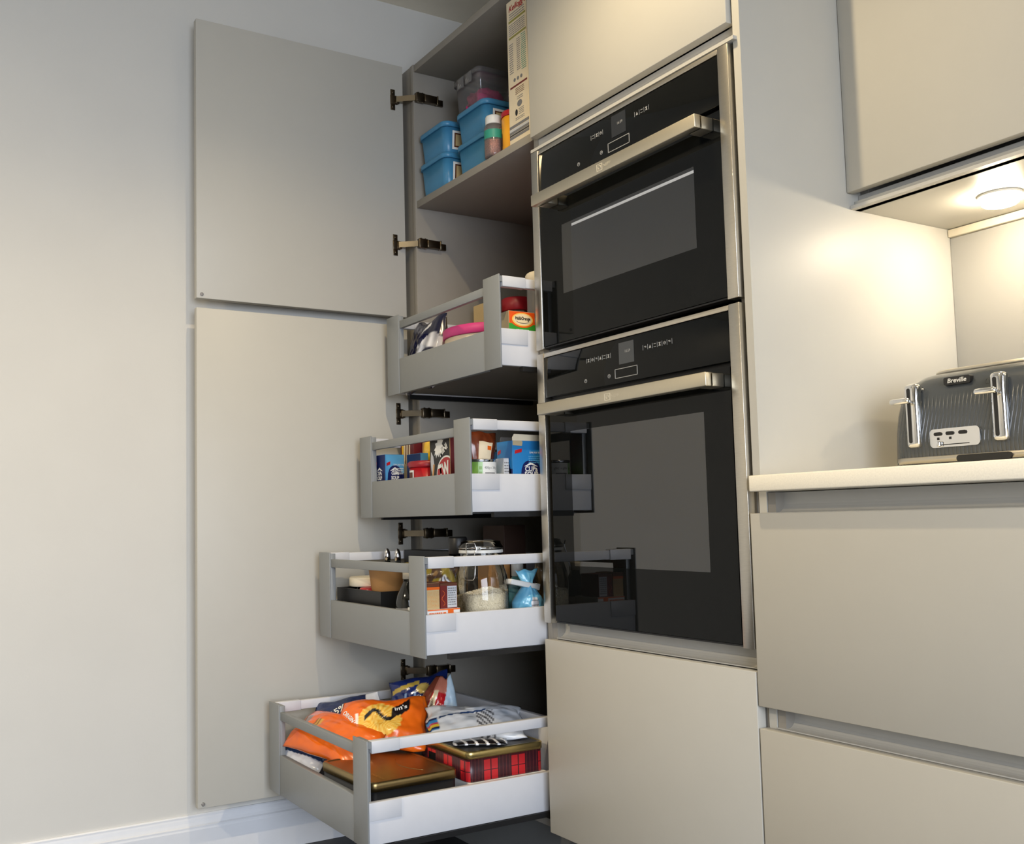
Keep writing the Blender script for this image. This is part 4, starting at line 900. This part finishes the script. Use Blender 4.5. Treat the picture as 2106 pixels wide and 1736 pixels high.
# orange snack bags
R_ = math.radians
def cf(u, v, s):
    if s < 0: return OR
    c = mix(OR, srgb(208, 84, 18), max(0, noise.noise(Vector((u*3, v*3, 5)))))
    if -.38 < u < -.20 and -.15 < v < .35: return srgb(214, 160, 60) if math.sin(u*90) > -.5 else srgb(120, 80, 40)
    if -.80 < u < -.58 and .0 < v < .5: return srgb(140, 118, 108)
    if abs(u) > .93: return srgb(214, 92, 20)
    return c
o, on = bag('snack_bag', 'orange snack bag with a gold tag slumped at the front of the lowest drawer', 'bag', .265, .130, .055, (-.396, -.342, .329), (R_(34), R_(5), R_(14)), cf, 31, bend=-.016)
def cf(u, v, s):
    if s < 0: return OR
    r_ = math.hypot((u+.05)/.52, (v+.10)/.66)
    if .22 < u < .62 and abs(v-.30-(u-.42)*.9) < .24: return BLK
    if r_ < 1:
        if abs(v-.06-.3*(u+.05)**2+.18*math.sin(u*9)) < .085 and -.42 < u < .30: return BLK
        a = math.atan2(v+.1, u+.05); return mix(srgb(238, 168, 44), srgb(250, 214, 110), .5+.5*math.sin(a*26))
    if u < -.57 and v < .25 and u > -.62 and v > -.5: return srgb(250, 236, 226)
    return mix(OR, srgb(206, 84, 20), max(0, noise.noise(Vector((u*3, v*3, 8)))))
o, on = bag('popcorn_bag', 'orange popcorn bag with a golden picture and a black patch', 'bag', .205, .150, .066, (-.332, -.232, .350), (R_(42), R_(-3), R_(56)), cf, 37)
btext(o, on, "im's", .019, .044, .024, M['white'], ang=R_(14), bold=.0004)
btext(o, on, 'ORIGINAL', .013, -.076, .006, M['white'], ang=R_(-62), bold=.0004)
# navy and white bag with a percent sign
def cf(u, v, s):
    if u > .62: return srgb(224, 226, 230)
    if v < -.35 and u < .1: return srgb(206, 210, 218)
    return mix(srgb(28, 46, 92), srgb(18, 30, 66), .5+.5*noise.noise(Vector((u*4, v*4, 2))))
o, on = bag('navy_bag', 'navy and white snack bag poking up behind the orange bags', 'bag', .170, .100, .030, (-.480, -.258, .354), (R_(50), R_(-12), R_(48)), cf, 41)
btext(o, on, '15%', .026, -.018, .006, M['white'], ang=R_(24), bold=.0005)
def cf(u, v, s):
    if abs(v-.1-u*.3) < .16: return srgb(34, 66, 104)
    return srgb(216, 220, 226)
o, on = bag('white_teal_bag', 'white and blue film bag tucked under the orange bag in the drawer corner', 'bag', .16, .085, .036, (-.487, -.374, .268), (R_(48), R_(10), R_(14)), cf, 43)
# blue crisp bag, upside down at the back
def cf(u, v, s):
    if s < 0: return srgb(196, 200, 206)
    if abs(u) > .93: return srgb(24, 40, 100)
    if math.hypot((u-.22)/.24, (v-.32)/.26) < 1: return srgb(206, 176, 92)
    if math.hypot((u-.25)/.30, (v+.95)/.35) < 1: return srgb(214, 160, 60)
    if abs(v-.62-.2*u) < .10 and u < .10: return srgb(196, 166, 70)
    if abs(abs(u+.25)-.16) < .02 and v < .2: return srgb(150, 180, 220)
    if math.hypot((u+.25)/.10, (v+.1)/.12) < 1: return srgb(206, 176, 92)
    return mix(srgb(26, 48, 120), srgb(16, 32, 84), .5+.5*noise.noise(Vector((u*3, v*3, 3))))
o, on = bag('blue_crisp_bag', 'dark blue cheese and onion crisp bag upside down at the back', 'bag', .152, .118, .040, (-.412, -.088, .386), (R_(62), R_(-12), R_(48)), cf, 47)
btext(o, on, 'CHEESE', .0130, .030, -.030, M['white'], ang=math.pi, bold=.0002)
btext(o, on, '& ONION', .0130, .030, -.012, M['white'], ang=math.pi, bold=.0002)
# red crisp bag, tip up
def cf(u, v, s):
    if s < 0 or u > .30+.25*v: return mix(srgb(170, 198, 216), srgb(206, 222, 232), .5+.5*noise.noise(Vector((u*6, v*6, 2))))
    if abs(u+.28-.12*v) < .14 and -.6 < v < .55: return srgb(220, 202, 164)
    if u < -.45: return srgb(112, 54, 38)
    if v > .45: return srgb(184, 112, 92)
    return srgb(232, 210, 206) if abs(math.sin(v*6.5)) < .14 else (srgb(178, 26, 34) if math.sin(v*6.5) > 0 else srgb(112, 24, 28))
def tip(p, u, v): return Vector((p.x*(1-.72*max(0, (v+.25)/1.25))+.012*v, p.y, p.z*(1-.3*max(0, v))))
o, on = bag('red_crisp_bag', 'red and silver crisp bag standing with its corner up', 'bag', .125, .155, .050, (-.342, -.080, .374), (R_(78), R_(4), R_(58)), cf, 53, warp=tip, crimp=.02)
btext(o, on, '100% GREAT', .0095, -.016, -.006, C['brown'], ang=R_(-82), bold=.0002)
btext(o, on, 'WALKERS', .0125, -.040, -.030, M['white'], ang=R_(-78), bold=.0002)
# silver lining of an opened bag
def cf(u, v, s): return mix(srgb(196, 208, 226), srgb(120, 130, 148), .5+.5*noise.noise(Vector((u*5, v*5, 1))))
o, on = bag('silver_bag', 'opened silver-lined bag between the orange bag and the tartan tin', 'bag', .105, .085, .034, (-.322, -.122, .334), (R_(44), R_(-4), R_(60)), cf, 59)
# white bag on the tartan tin
def cf(u, v, s):
    if u < -.78 and v < .0 and v > -.7: return [srgb(220, 190, 60), srgb(190, 70, 90), srgb(60, 130, 190), srgb(30, 40, 80)][int((v+1)*8) % 4]
    if abs(v-.20-.35*u) < .05 and -.75 < u < .25: return srgb(40, 66, 110)
    if -.72 < u < -.2 and v > .32: return srgb(170, 176, 186)
    if u > .02 and u < .36 and v < .25: return WHT if math.sin(u*52+v*20) > -.1 else srgb(70, 70, 76)
    return mix(srgb(226, 230, 236), srgb(160, 172, 186), max(0, noise.noise(Vector((u*4, v*4, 6)))))
o, on = bag('white_bag', 'white film bag with a blue line lying on the tartan tin', 'bag', .222, .135, .046, (-.184, -.070, .362), (R_(20), R_(1), R_(62)), cf, 61)
def cf(u, v, s): return srgb(226, 226, 230) if math.sin(u*16+v*3) > .7 else BLK
o, on = bag('black_white_bag', 'small black and white printed packet under the white bag', 'packet', .12, .060, .012, (-.098, -.112, .3385), (0, 0, R_(60)), cf, 67, rough=.4)
